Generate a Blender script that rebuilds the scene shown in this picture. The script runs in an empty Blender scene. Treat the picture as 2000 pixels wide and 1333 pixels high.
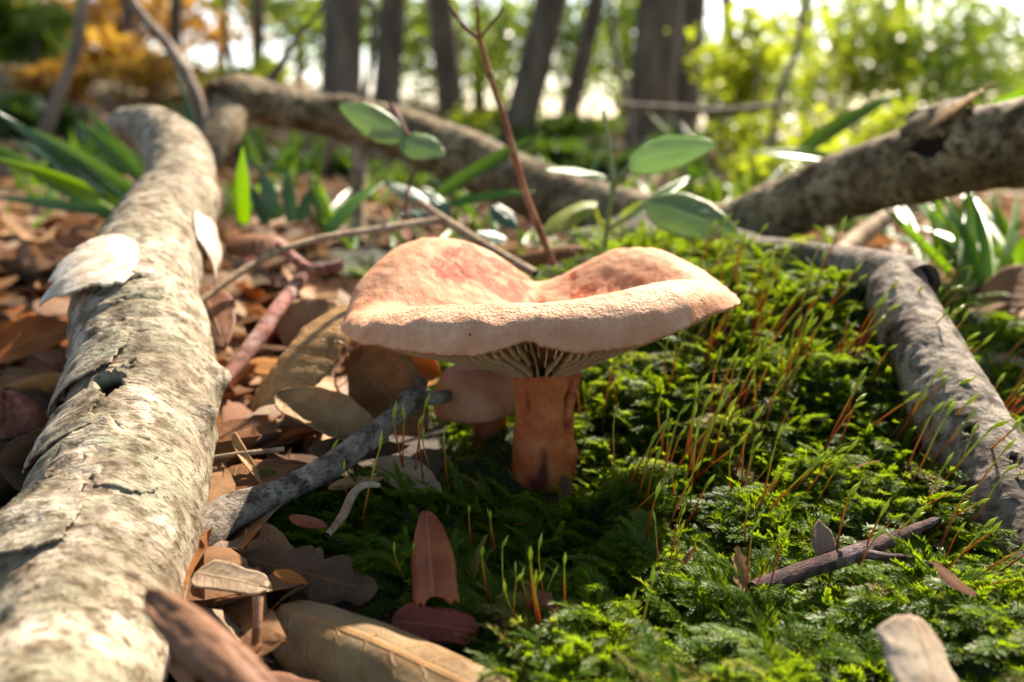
import bpy, math, random
import numpy as np
from mathutils import Vector, Matrix

R = math.radians
rng = np.random.default_rng(7)
random.seed(7)
SC = bpy.context.scene
COL = SC.collection

# ------------------------------------------------------------------ camera
FPX = 1804.0
PITCH = R(13.1)
CAM = np.array([0.0, 0.0, 0.08])
cam_d = bpy.data.cameras.new('camera')
cam = bpy.data.objects.new('camera', cam_d)
COL.objects.link(cam)
cam.location = CAM
cam.rotation_euler = (R(90) - PITCH, 0, 0)
cam_d.sensor_width = 36
cam_d.lens = 36 * FPX / 2000
cam_d.clip_start = 0.004
cam_d.clip_end = 400
cam_d.dof.use_dof = True
cam_d.dof.focus_distance = 0.167
cam_d.dof.aperture_fstop = 14.5
SC.camera = cam

# ------------------------------------------------------------------ world, sun, exposure
SUN_AZ, SUN_EL = R(29), R(42)          # azimuth clockwise from +Y
sun_dir = Vector((math.sin(SUN_AZ) * math.cos(SUN_EL), math.cos(SUN_AZ) * math.cos(SUN_EL), math.sin(SUN_EL)))
world = bpy.data.worlds.new('World')
SC.world = world
world.use_nodes = True
wn = world.node_tree
sky = wn.nodes.new('ShaderNodeTexSky')
sky.sky_type = 'NISHITA'
sky.sun_disc = False
sky.sun_elevation = SUN_EL
sky.sun_rotation = SUN_AZ
sky.air_density = 1.0
sky.dust_density = 2.0
sky.ozone_density = 4.0
bg = wn.nodes['Background']
bg.inputs['Strength'].default_value = 0.15
wn.links.new(sky.outputs[0], bg.inputs['Color'])
sl = bpy.data.lights.new('sun', 'SUN')
sl.energy = 5.0
sl.angle = R(0.55)
sl.color = (1.0, 0.92, 0.80)
sun = bpy.data.objects.new('sun', sl)
COL.objects.link(sun)
sun.rotation_euler = sun_dir.to_track_quat('Z', 'Y').to_euler()
sun.location = (1, 2, 3)
vs = SC.view_settings
vs.view_transform = 'Standard'
vs.look = 'None'
vs.exposure = 1.66
vs.use_white_balance = True
vs.white_balance_temperature = 7000
vs.white_balance_tint = 14
vs.gamma = 1
SC.cycles.use_denoising = True
try:
    SC.cycles.denoiser = 'OPENIMAGEDENOISE'
    SC.cycles.denoising_input_passes = 'RGB_ALBEDO_NORMAL'
except Exception:
    pass
SC.cycles.max_bounces = 8
SC.cycles.diffuse_bounces = 4
SC.cycles.transmission_bounces = 5
SC.cycles.sample_clamp_indirect = 6
SC.cycles.caustics_reflective = False
SC.cycles.caustics_refractive = False

# ------------------------------------------------------------------ pixel to place
_f = np.array([0, math.cos(PITCH), -math.sin(PITCH)])
_u = np.array([0, math.sin(PITCH), math.cos(PITCH)])
_r = np.array([1.0, 0, 0])


def ray(px, py):
    return _f + _r * ((px - 1000) / FPX) - _u * ((py - 666.5) / FPX)


def P(px, py, Y):
    d = ray(px, py)
    return CAM + d * (Y / d[1])


# ------------------------------------------------------------------ numpy noise
def vnoise(p, seed=0):
    p = np.asarray(p, dtype=np.float64)
    i = np.floor(p).astype(np.int64)
    f = p - i
    f = f * f * (3 - 2 * f)

    def h(dx, dy, dz):
        n = ((i[..., 0] + dx) * 374761393 + (i[..., 1] + dy) * 668265263 + (i[..., 2] + dz) * 1440662683 + seed * 974634777) & 0xffffffff
        n = ((n ^ (n >> 13)) * 1274126177) & 0xffffffff
        n = ((n ^ (n >> 15)) * 2246822519) & 0xffffffff
        return ((n ^ (n >> 16)) & 0xffff) / 65535.0
    x, y, z = f[..., 0], f[..., 1], f[..., 2]
    a = h(0, 0, 0) * (1 - x) + h(1, 0, 0) * x
    b = h(0, 1, 0) * (1 - x) + h(1, 1, 0) * x
    c = h(0, 0, 1) * (1 - x) + h(1, 0, 1) * x
    d = h(0, 1, 1) * (1 - x) + h(1, 1, 1) * x
    return (a * (1 - y) + b * y) * (1 - z) + (c * (1 - y) + d * y) * z


def fbm(p, octv=4, seed=0):
    p = np.asarray(p, dtype=np.float64)
    s, a, t = 0, 0.5, 0
    for k in range(octv):
        s = s + a * (vnoise(p * (2.03 ** k), seed + k * 11) - 0.5)
        t += a
        a *= 0.5
    return s / t


def sstep(a, b, x):
    t = np.clip((x - a) / (b - a), 0, 1)
    return t * t * (3 - 2 * t)


# ------------------------------------------------------------------ terrain
def H0(x, y):
    x = np.asarray(x, float); y = np.asarray(y, float)
    z = 0.036 * sstep(.155, .305, y) * sstep(-.012, .055, x) * (1 - .6 * sstep(.36, .6, y)) * (1 - .62 * sstep(.085, .15, x))
    z = z + 0.010 * np.exp(-(((x - .02) / .12) ** 2 + ((y - .38) / .10) ** 2))
    w = sstep(.5, 2.2, y)
    hill = .022 * (np.minimum(y, 12) - 1) - .14 * np.clip(x, -3.5, 3.5) - .02
    hill = np.where(hill > 0, hill, hill * .35)
    z = z + w * hill
    z = z + .02 * sstep(-.10, -.22, x) * sstep(.3, .5, y) * (1 - w)
    p = np.stack([x, y, np.zeros_like(x)], -1)
    near = 1 - sstep(.6, 2.5, np.hypot(x, y))
    z = z + near * (fbm(p * 28, 3, 3) * .010) + (1 - near) * fbm(p * 1.7, 4, 5) * .12
    return z


_TT = .08 * 1.008 ** np.arange(700)


def G(px, py, f=None):
    """where the sight line through a picture point meets the ground"""
    q = CAM + ray(px, py)[None] * _TT[:, None]
    below = q[:, 2] < (f or H0)(q[:, 0], q[:, 1])
    return q[int(np.argmax(below))] if below.any() else q[-1]


# moss area on the ground (outline found on the terrain)
_mp = [(465, 1030), (540, 990), (700, 965), (845, 985), (880, 900), (860, 800), (800, 690), (690, 560), (640, 500), (800, 478), (1100, 490),
       (1500, 505), (1720, 560), (1900, 640), (2100, 640), (2300, 1100), (2300, 1500), (1000, 1500), (930, 1300), (800, 1190), (700, 1110), (560, 1090)]
MOSS = np.array([G(a, b)[:2] for a, b in _mp])


def in_poly(x, y, poly=MOSS):
    x = np.asarray(x); y = np.asarray(y)
    c = np.zeros(x.shape, bool)
    n = len(poly)
    for k in range(n):
        x0, y0 = poly[k]; x1, y1 = poly[(k + 1) % n]
        m = ((y0 > y) != (y1 > y)) & (x < (x1 - x0) * (y - y0) / (y1 - y0 + 1e-12) + x0)
        c ^= m
    return c


def mossy(x, y):
    """soft moss amount 0..1"""
    s = np.zeros(np.shape(x))
    for dx, dy in ((0, 0), (.005, 0), (-.005, 0), (0, .005), (0, -.005)):
        s = s + in_poly(np.asarray(x) + dx, np.asarray(y) + dy)
    return s / 5


def H(x, y):
    x = np.asarray(x, float); y = np.asarray(y, float)
    p = np.stack([x, y, np.zeros_like(x)], -1)
    lump = (vnoise(p * 80, 21) - .45) * .011 + (vnoise(p * 200, 22) - .5) * .003
    away = sstep(.008, .02, np.hypot(x - .0065, y - .196))
    return H0(x, y) + mossy(x, y) * lump * (.25 + .75 * away)


# ------------------------------------------------------------------ mesh helpers
def np_mesh(name, V, faces, uv=None, attrs=None, smooth=True):
    V = np.asarray(V, np.float32).reshape(-1, 3)
    if isinstance(faces, np.ndarray):
        faces = [faces]
    faces = [np.asarray(f, np.int32) for f in faces if len(f)]
    me = bpy.data.meshes.new(name)
    me.vertices.add(len(V))
    me.vertices.foreach_set('co', V.ravel())
    loops = np.concatenate([f.ravel() for f in faces])
    sizes = np.concatenate([np.full(len(f), f.shape[1], np.int32) for f in faces])
    me.loops.add(len(loops))
    me.loops.foreach_set('vertex_index', loops)
    me.polygons.add(len(sizes))
    me.polygons.foreach_set('loop_start', np.concatenate([[0], np.cumsum(sizes)[:-1]]).astype(np.int32))
    if smooth:
        me.polygons.foreach_set('use_smooth', np.ones(len(sizes), bool))
    me.update(calc_edges=True)
    if uv is not None:
        l = me.uv_layers.new(name='UVMap')
        l.data.foreach_set('uv', np.asarray(uv, np.float32).reshape(-1, 2)[loops].ravel())
    for k, a in (attrs or {}).items():
        at = me.attributes.new(k, 'FLOAT', 'POINT')
        at.data.foreach_set('value', np.asarray(a, np.float32).ravel())
    me.validate()
    return me


def link(name, me, mat, parent=None, loc=None):
    o = bpy.data.objects.new(name, me)
    COL.objects.link(o)
    if mat is not None and me is not None and not me.materials:
        me.materials.append(mat)
    if loc is not None:
        o.location = loc
    if parent is not None:
        o.parent = parent
    return o


def tag(o, label, cat, group=None):
    o['label'] = label
    o['category'] = cat
    if group:
        o['group'] = group
    return o


def thing(name, label, cat, loc, group=None):
    o = bpy.data.objects.new(name, None)
    o.empty_display_size = .01
    COL.objects.link(o)
    o.location = loc
    return tag(o, label, cat, group)


def grid_faces(n, m, wrap=False):
    a = np.arange(n - 1)[:, None]
    b = np.arange(m if wrap else m - 1)[None, :]
    b2 = (b + 1) % m
    return np.stack([a * m + b, a * m + b2, (a + 1) * m + b2, (a + 1) * m + b], -1).reshape(-1, 4)


def spline(pts, n):
    """Catmull-Rom through rows of pts, n samples even in arc length"""
    pts = np.asarray(pts, float)
    k = len(pts)
    if k == 2:
        t = np.linspace(0, 1, n)[:, None]
        return pts[0] * (1 - t) + pts[1] * t
    e = np.vstack([2 * pts[0] - pts[1], pts, 2 * pts[-1] - pts[-2]])
    out = []
    for i in range(k - 1):
        p0, p1, p2, p3 = e[i:i + 4]
        t = np.linspace(0, 1, 24, endpoint=False)[:, None]
        out.append(.5 * (2 * p1 + (p2 - p0) * t + (2 * p0 - 5 * p1 + 4 * p2 - p3) * t ** 2 + (3 * p1 - p0 - 3 * p2 + p3) * t ** 3))
    out = np.vstack(out + [pts[-1:]])
    d = np.concatenate([[0], np.cumsum(np.linalg.norm(np.diff(out[:, :3], axis=0), axis=1))])
    s = np.linspace(0, d[-1], n)
    return np.stack([np.interp(s, d, out[:, j]) for j in range(out.shape[1])], 1)


def unit(v):
    v = np.asarray(v, float)
    return v / (np.linalg.norm(v, axis=-1, keepdims=True) + 1e-12)


def tube_grid(pts4, nlen, nseg, ref=(0, 0, -1), disp=None):
    """pts4 rows: x y z radius. returns dict with grid points, normals, angle fraction, length"""
    c = spline(pts4, nlen)
    C, r = c[:, :3], c[:, 3]
    T = unit(np.gradient(C, axis=0))
    ref = np.asarray(ref, float)
    A = unit(ref - (T @ ref)[:, None] * T)
    B = np.cross(T, A)
    a = np.arange(nseg) / nseg
    ang = a * 2 * np.pi
    N = A[:, None] * np.cos(ang)[None, :, None] + B[:, None] * np.sin(ang)[None, :, None]
    s = np.concatenate([[0], np.cumsum(np.linalg.norm(np.diff(C, axis=0), axis=1))])
    g = dict(C=C, r=r, T=T, N=N, a=np.broadcast_to(a[None], (nlen, nseg)), s=np.broadcast_to(s[:, None], (nlen, nseg)), A=A, B=B)
    V = C[:, None] + N * r[:, None, None]
    g['V0'] = V
    if disp is not None:
        V = V + N * disp(g)[..., None]
    g['V'] = V
    return g


def tube_mesh(name, g, loc, attrs=None, caps=True, hollow=None):
    V = g['V']
    n, m = V.shape[:2]
    f = [grid_faces(n, m, True)[:, ::-1]]
    VV = V.reshape(-1, 3)
    uv = np.stack([g['a'], g['s']], -1).reshape(-1, 2)
    extra = []
    tris = []
    for end, row in ((0, 0), (1, n - 1)):
        if not caps:
            break
        depth = 0
        if hollow and hollow[end]:
            depth = hollow[end]
        sgn = -1 if end == 0 else 1
        c = V[row].mean(0)
        ring = c + (V[row] - c) * .72 - sgn * g['T'][row] * depth
        i0 = len(VV) + sum(len(e) for e in extra)
        ctr = c - sgn * g['T'][row] * depth * 1.4
        extra.append(np.vstack([ring, ctr[None]]))
        b = np.arange(m)
        q = np.stack([row * m + b, row * m + (b + 1) % m, i0 + (b + 1) % m, i0 + b], -1)
        t = np.stack([i0 + b, i0 + (b + 1) % m, np.full(m, i0 + m)], -1)
        if end == 1:
            q, t = q, t
        else:
            q, t = q[:, ::-1], t[:, ::-1]
        f.append(q)
        tris.append(t)
    ne = sum(len(e) for e in extra)
    if extra:
        VV = np.vstack([VV] + extra)
        uv = np.vstack([uv, np.zeros((ne, 2))])
    at = {}
    for k, v in (attrs or {}).items():
        at[k] = np.concatenate([np.asarray(v).ravel(), np.ones(ne) * (1.0 if k == 'dark' else 0)])
    return np_mesh(name, VV - np.asarray(loc), [np.vstack(f)] + ([np.vstack(tris)] if tris else []), uv, at)


# ------------------------------------------------------------------ materials
class NB:
    def __init__(s, name):
        s.m = bpy.data.materials.new(name)
        s.m.use_nodes = True
        s.t = s.m.node_tree
        s.t.nodes.clear()

    def n(s, typ, out=0, props=None, **inp):
        nd = s.t.nodes.new(typ)
        for k, v in (props or {}).items():
            setattr(nd, k, v)
        for k, v in inp.items():
            key = int(k[1:]) if k[0] == '_' and k[1:].isdigit() else k.replace('_', ' ')
            sock = nd.inputs[key]
            if isinstance(v, bpy.types.NodeSocket):
                s.t.links.new(v, sock)
            else:
                if sock.type == 'RGBA' and len(v) == 3:
                    v = (*v, 1)
                sock.default_value = v
        return nd.outputs[out]

    def math(s, op, a, b=0.0, clamp=False):
        return s.n('ShaderNodeMath', props=dict(operation=op, use_clamp=clamp), _0=a, _1=b)

    def noise(s, vec, scale, detail=4, rough=.55, dist=0.0):
        return s.n('ShaderNodeTexNoise', Vector=vec, Scale=scale, Detail=detail, Roughness=rough, Distortion=dist)

    def ramp(s, fac, stops, interp='LINEAR'):
        nd = s.t.nodes.new('ShaderNodeValToRGB')
        nd.color_ramp.interpolation = interp
        e = nd.color_ramp.elements
        while len(e) < len(stops):
            e.new(.5)
        for el, (p, c) in zip(e, stops):
            el.position = p
            if not hasattr(c, '__len__'):
                c = (c, c, c)
            el.color = (*c, 1)
        s.t.links.new(fac, nd.inputs[0])
        return nd.outputs[0]

    def mix(s, fac, a, b, mode='MIX'):
        nd = s.t.nodes.new('ShaderNodeMix')
        nd.data_type = 'RGBA'
        nd.blend_type = mode
        nd.clamp_factor = True
        for sock, v in ((nd.inputs[0], fac), (nd.inputs[6], a), (nd.inputs[7], b)):
            if isinstance(v, bpy.types.NodeSocket):
                s.t.links.new(v, sock)
            else:
                if sock.type == 'RGBA' and len(v) == 3:
                    v = (*v, 1)
                sock.default_value = v
        return nd.outputs[2]

    def attr(s, name):
        return s.n('ShaderNodeAttribute', out=2, props=dict(attribute_name=name))

    def coord(s, k='Object'):
        return s.t.nodes.new('ShaderNodeTexCoord').outputs[k]

    def map(s, vec, scale=(1, 1, 1), loc=(0, 0, 0)):
        return s.n('ShaderNodeMapping', Vector=vec, Scale=scale, Location=loc)

    def bump(s, h, strength=.5, dist=.0005, normal=None):
        kw = dict(Height=h, Strength=strength, Distance=dist)
        if normal is not None:
            kw['Normal'] = normal
        return s.n('ShaderNodeBump', **kw)

    def out(s, color, rough=.6, normal=None, sss=0, sss_r=(1, .3, .1), sss_s=.003, trans=0, tcol=None, spec=.5, coat=0):
        kw = dict(Base_Color=color, Roughness=rough)
        if normal is not None:
            kw['Normal'] = normal
        nd = s.t.nodes.new('ShaderNodeBsdfPrincipled')
        for k, v in kw.items():
            k = k.replace('_', ' ')
            if isinstance(v, bpy.types.NodeSocket):
                s.t.links.new(v, nd.inputs[k])
            else:
                if k == 'Base Color' and len(v) == 3:
                    v = (*v, 1)
                nd.inputs[k].default_value = v
        nd.inputs['Specular IOR Level'].default_value = spec
        if sss:
            nd.inputs['Subsurface Weight'].default_value = sss
            nd.inputs['Subsurface Radius'].default_value = sss_r
            nd.inputs['Subsurface Scale'].default_value = sss_s
        if coat:
            nd.inputs['Coat Weight'].default_value = coat
            nd.inputs['Coat Roughness'].default_value = .2
        sh = nd.outputs[0]
        if trans:
            tr = s.n('ShaderNodeBsdfTranslucent', Color=tcol if tcol is not None else color)
            sh = s.n('ShaderNodeMixShader', _0=trans, _1=sh, _2=tr)
        o = s.t.nodes.new('ShaderNodeOutputMaterial')
        s.t.links.new(sh, o.inputs[0])
        return s.m


def bark_mat(name, pale, mid, dark, lichen, wr=1.0, lich=.5, off=0.0):
    b = NB(name)
    uv = b.coord('UV')
    ob = b.map(b.coord('Object'), loc=(off, off * 2, 0))
    ringv = b.map(uv, scale=(11, 230, 1))
    ring = b.noise(ringv, 3.0, 5, .65, .6)
    big = b.noise(ob, 70, 5, .6)
    mid_n = b.noise(ob, 260, 5, .65)
    fine = b.noise(ob, 1500, 4, .6)
    c = b.ramp(big, [(.35, dark), (.47, mid), (.57, pale), (.75, tuple(min(1, v * 1.15) for v in pale))])
    c = b.mix(b.ramp(b.noise(ob, 110, 5, .7, .3), [(.5 - .1 * lich, 0), (.62, 1)]), c, lichen)
    c = b.mix(b.ramp(b.noise(ob, 34, 4, .6, .5), [(.50, 0), (.60, .6)]), c, tuple(v * .55 for v in mid))
    c = b.mix(b.ramp(mid_n, [(.38, .9), (.53, 0)]), c, dark)
    c = b.mix(b.ramp(ring, [(.34, .75 * wr), (.47, 0)]), c, tuple(v * .6 for v in dark))
    vo = b.n('ShaderNodeTexVoronoi', out=0, Vector=b.map(uv, scale=(26, 330, 1)), Scale=1.0)
    spot = b.ramp(vo, [(.07, 1), (.13, 0)])
    gate = b.ramp(b.noise(ob, 190, 2), [(.5, 0), (.58, 1)])
    c = b.mix(b.math('MULTIPLY', spot, gate), c, (.02, .014, .01))
    dk = b.attr('dark')
    c = b.mix(b.ramp(dk, [(.3, 0), (.7, 1)]), c, (.025, .015, .009))
    h = b.math('ADD', b.math('MULTIPLY', ring, .9 * wr), b.math('ADD', b.math('MULTIPLY', mid_n, .5), b.math('MULTIPLY', fine, .25)))
    nm = b.bump(h, .75, .0011)
    return b.out(c, .7, nm, spec=.1)


def dead_leaf_mat(name, base, dark, vein, trans=.25, rough=.5, nv=9.0, spotty=.5):
    b = NB(name)
    uv = b.coord('UV')
    sp = b.n('ShaderNodeSeparateXYZ', Vector=uv)
    u, v = sp, sp.node.outputs[1]
    av = b.math('ABSOLUTE', v)
    mid = b.ramp(av, [(.0, 1), (.045, 1), (.08, 0)])
    wob = b.math('MULTIPLY', b.math('SUBTRACT', b.noise(uv, 5.0, 3), .5), .07)
    ph = b.math('FRACT', b.math('MULTIPLY', b.math('ADD', wob, b.math('SUBTRACT', u, b.math('MULTIPLY', av, .13))), nv))
    side = b.ramp(b.math('ABSOLUTE', b.math('SUBTRACT', ph, .5)), [(.0, .9), (.035, .5), (.075, 0)])
    veins = b.math('MAXIMUM', mid, side)
    ob = b.coord('Object')
    info = b.n('ShaderNodeObjectInfo', out=5)
    n1 = b.noise(ob, 120, 5, .65)
    n2 = b.noise(ob, 520, 4, .65)
    c = b.mix(b.ramp(n1, [(.38, 0), (.68, 1)]), base, dark)
    c = b.mix(b.math('MULTIPLY', b.ramp(n2, [(.30, 1), (.46, 0)]), spotty), c, tuple(x * .35 for x in dark))
    hsv = b.n('ShaderNodeHueSaturation', Hue=b.math('ADD', .485, b.math('MULTIPLY', info, .03)), Value=b.math('ADD', .75, b.math('MULTIPLY', info, .5)), Color=c)
    c = b.mix(b.math('MULTIPLY', veins, .5), hsv, vein)
    cell = b.n('ShaderNodeTexVoronoi', out=0, Vector=ob, Scale=900.0)
    h = b.math('ADD', b.math('MULTIPLY', veins, 1.0), b.math('ADD', b.math('MULTIPLY', n2, .5), b.math('MULTIPLY', cell, .35)))
    nm = b.bump(h, .55, .0004)
    return b.out(c, rough, nm, trans=trans, tcol=b.mix(.5, c, (.5, .22, .06)), spec=.12)


def green_mat(name, base, tip, trans=.45, rough=.35, glow=(.45, .6, .04), veins=False):
    b = NB(name)
    ob = b.coord('Object')
    info = b.n('ShaderNodeObjectInfo', out=5)
    n1 = b.noise(ob, 60, 3)
    c = b.mix(n1, base, tip)
    c = b.n('ShaderNodeHueSaturation', Hue=b.math('ADD', .485, b.math('MULTIPLY', info, .03)), Value=b.math('ADD', .75, b.math('MULTIPLY', info, .5)), Color=c)
    nm = None
    if veins:
        uv = b.coord('UV')
        sp = b.n('ShaderNodeSeparateXYZ', Vector=uv)
        av = b.math('ABSOLUTE', sp.node.outputs[1])
        mid = b.ramp(av, [(.0, 1), (.05, 1), (.1, 0)])
        ph = b.math('FRACT', b.math('MULTIPLY', b.math('SUBTRACT', sp, b.math('MULTIPLY', av, .2)), 7.0))
        side = b.ramp(b.math('ABSOLUTE', b.math('SUBTRACT', ph, .5)), [(.0, .6), (.06, 0)])
        vv = b.math('MAXIMUM', mid, side)
        c = b.mix(b.math('MULTIPLY', vv, .4), c, tuple(min(1, x * 1.7) for x in tip))
        nm = b.bump(b.math('ADD', vv, b.noise(ob, 900, 3)), .4, .0003)
    return b.out(c, rough, nm, trans=trans, tcol=b.mix(.65, c, glow), spec=.5)


MT = {}
MT['log_pale'] = bark_mat('bark_pale_peeling', (.54, .46, .35), (.35, .28, .195), (.11, .078, .046), (.27, .265, .18), 1.2, .7)
MT['log_back'] = bark_mat('bark_back', (.34, .25, .145), (.20, .13, .065), (.07, .04, .02), (.26, .24, .15), .5, .6, .3)
MT['log_right'] = bark_mat('bark_olive', (.34, .25, .14), (.17, .115, .055), (.05, .03, .016), (.24, .20, .11), .45, .5, .6)
MT['log_grey'] = bark_mat('bark_grey', (.38, .32, .25), (.19, .15, .11), (.065, .047, .033), (.26, .23, .18), 1.0, .6, .9)
MT['twig_grey'] = bark_mat('bark_lichen_twig', (.52, .45, .37), (.28, .225, .175), (.06, .043, .03), (.42, .385, .31), 1.2, .6, 1.3)
MT['twig_dark'] = bark_mat('bark_dark_twig', (.20, .12, .11), (.13, .075, .07), (.045, .025, .024), (.30, .24, .24), 1.2, .3, 1.7)
MT['twig_red'] = bark_mat('bark_red_twig', (.42, .20, .16), (.30, .12, .09), (.12, .05, .035), (.46, .32, .28), .6, .3, 2.1)
MT['twig_tan'] = bark_mat('bark_tan_twig', (.50, .38, .25), (.38, .26, .16), (.20, .12, .07), (.45, .36, .25), .4, .3, 2.5)
MT['stem_red'] = bark_mat('bark_rust_stem', (.38, .17, .08), (.28, .11, .05), (.12, .045, .025), (.36, .22, .14), .3, .2, 2.9)
MT['trunk'] = bark_mat('bark_trunk', (.15, .125, .10), (.10, .08, .062), (.045, .035, .028), (.13, .135, .10), .1, .5, 3.3)
# far trunks: larger grain
b = NB('bark_forest_trunk')
ob = b.coord('Object')
c = b.ramp(b.noise(b.map(ob, scale=(1, 1, .25)), 22, 5, .65), [(.3, (.055, .038, .025)), (.5, (.14, .10, .064)), (.7, (.24, .18, .12))])
MT['trunk'] = b.out(c, .8, b.bump(b.noise(b.map(ob, scale=(1, 1, .2)), 40, 4), .6, .01))

MT['leaf_tan'] = dead_leaf_mat('dead_leaf_tan', (.45, .27, .13), (.27, .14, .06), (.50, .29, .12))
MT['leaf_brown'] = dead_leaf_mat('dead_leaf_brown', (.25, .115, .05), (.12, .05, .022), (.31, .15, .065))
MT['leaf_pink'] = dead_leaf_mat('dead_leaf_pinkish', (.37, .205, .115), (.20, .10, .052), (.34, .18, .10))
MT['leaf_olive'] = dead_leaf_mat('dead_leaf_olive', (.46, .36, .18), (.30, .20, .085), (.44, .22, .08), spotty=.3, nv=8)
MT['leaf_orange'] = dead_leaf_mat('dead_leaf_orange', (.52, .20, .045), (.30, .095, .025), (.50, .25, .07), trans=.4)
MT['leaf_red'] = dead_leaf_mat('dead_leaf_redbrown', (.30, .09, .05), (.15, .045, .025), (.33, .13, .07))
MT['leaf_grey'] = dead_leaf_mat('dead_leaf_grey', (.38, .28, .19), (.22, .15, .095), (.30, .19, .12))
MT['leaf_pale'] = dead_leaf_mat('dead_leaf_pale', (.56, .46, .34), (.40, .28, .18), (.5, .36, .22), nv=0.0)
MT['leaf_dark'] = dead_leaf_mat('dead_leaf_dark', (.15, .09, .05), (.075, .04, .022), (.20, .11, .055))
MT['scale'] = dead_leaf_mat('bud_scale', (.42, .13, .055), (.24, .06, .035), (.50, .22, .10), trans=.3, rough=.3, nv=0.0)

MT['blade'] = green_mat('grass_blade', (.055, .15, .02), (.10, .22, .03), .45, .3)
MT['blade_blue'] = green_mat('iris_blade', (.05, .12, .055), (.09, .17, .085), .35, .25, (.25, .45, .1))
MT['blade_lit'] = green_mat('grass_blade_lit', (.16, .32, .02), (.25, .40, .03), .6, .35, (.6, .8, .03))  # lighter, yellower grass blade: the backlit look is put into the colour
MT['honey'] = green_mat('honeysuckle_leaf', (.20, .30, .14), (.30, .40, .23), .5, .5, (.5, .66, .2), True)
MT['honey_y'] = green_mat('honeysuckle_yellow_leaf', (.24, .30, .04), (.34, .38, .06), .5, .45, (.6, .6, .06), True)
MT['bluish'] = green_mat('small_bluish_leaf', (.07, .15, .09), (.13, .22, .15), .3, .35, (.25, .4, .15), True)
MT['stem_green'] = green_mat('green_stem', (.16, .22, .06), (.25, .27, .09), .2, .5)
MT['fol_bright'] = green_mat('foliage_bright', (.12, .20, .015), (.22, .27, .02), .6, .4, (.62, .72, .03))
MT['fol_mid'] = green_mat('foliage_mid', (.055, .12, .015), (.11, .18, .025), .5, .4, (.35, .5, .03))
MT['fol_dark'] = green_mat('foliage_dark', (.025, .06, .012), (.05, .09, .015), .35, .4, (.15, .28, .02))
MT['fol_shade_canopy'] = green_mat('foliage_shade_canopy', (.05, .07, .02), (.08, .10, .03), .3, .5, (.28, .30, .06))
MT['fol_autumn'] = green_mat('foliage_autumn', (.35, .20, .03), (.42, .16, .03), .5, .5, (.75, .45, .05))

# litter (one colour seed per leaf)
b = NB('leaf_litter')
ti = b.attr('tint')
ob = b.coord('Object')
c = b.ramp(ti, [(.0, (.10, .05, .028)), (.25, (.22, .11, .055)), (.45, (.38, .22, .11)), (.6, (.46, .30, .17)), (.75, (.42, .155, .04)), (.9, (.50, .38, .26)), (1, (.24, .09, .05))])
c = b.mix(b.ramp(b.noise(ob, 200, 4), [(.4, 0), (.7, .6)]), c, (.10, .05, .025))
MT['litter'] = b.out(c, .6, b.bump(b.noise(ob, 700, 3), .4, .0004), trans=.25, spec=.12)

# ground
b = NB('forest_soil')
ob = b.coord('Object')
n1 = b.noise(ob, 160, 6, .7)
c = b.ramp(n1, [(.3, (.012, .008, .005)), (.5, (.04, .024, .014)), (.7, (.085, .05, .028))])
vo = b.n('ShaderNodeTexVoronoi', out=1, Vector=ob, Scale=22.0)
vr = b.n('ShaderNodeSeparateXYZ', Vector=vo)
lc = b.ramp(vr, [(.1, (.05, .035, .015)), (.35, (.16, .09, .04)), (.55, (.10, .12, .03)), (.75, (.26, .12, .04)), (.95, (.07, .11, .02))])
c = b.mix(b.attr('far'), c, lc)
mo = b.attr('moss')
c = b.mix(mo, c, b.mix(n1, (.008, .014, .003), (.03, .045, .008)))
MT['soil'] = b.out(c, .85, b.bump(n1, .8, .002))

# moss
b = NB('moss_shoots')
ti, tp = b.attr('tint'), b.attr('tip')
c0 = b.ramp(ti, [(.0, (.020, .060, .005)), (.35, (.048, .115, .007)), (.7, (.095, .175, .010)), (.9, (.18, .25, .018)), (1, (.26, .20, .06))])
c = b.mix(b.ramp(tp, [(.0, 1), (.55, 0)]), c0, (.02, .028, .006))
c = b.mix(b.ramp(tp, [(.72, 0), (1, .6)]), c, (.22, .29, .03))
MT['moss'] = b.out(c, .45, None, trans=.5, tcol=b.mix(.5, c, (.42, .58, .012)), spec=.2)

# sporophytes: colour along their own height
b = NB('sporophyte_stalk')
oz = b.n('ShaderNodeSeparateXYZ', Vector=b.coord('Object')).node.outputs[2]
info = b.n('ShaderNodeObjectInfo', out=5)
t = b.math('ADD', b.math('MULTIPLY', oz, 76.0), b.math('MULTIPLY', b.math('SUBTRACT', info, .5), .5))
c = b.ramp(t, [(.0, (.10, .015, .008)), (.3, (.38, .045, .012)), (.6, (.62, .20, .02)), (.85, (.50, .42, .03)), (1, (.38, .46, .04))])
MT['seta'] = b.out(c, .35, trans=.3, tcol=c)
b = NB('sporophyte_capsule')
oz = b.n('ShaderNodeSeparateXYZ', Vector=b.coord('Object')).node.outputs[2]
c = b.ramp(b.math('MULTIPLY', oz, 70.0), [(.8, (.46, .40, .03)), (.95, (.32, .42, .04)), (1, (.42, .46, .06))])
MT['capsule'] = b.out(c, .35, trans=.35, tcol=(.6, .7, .05, 1))

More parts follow.
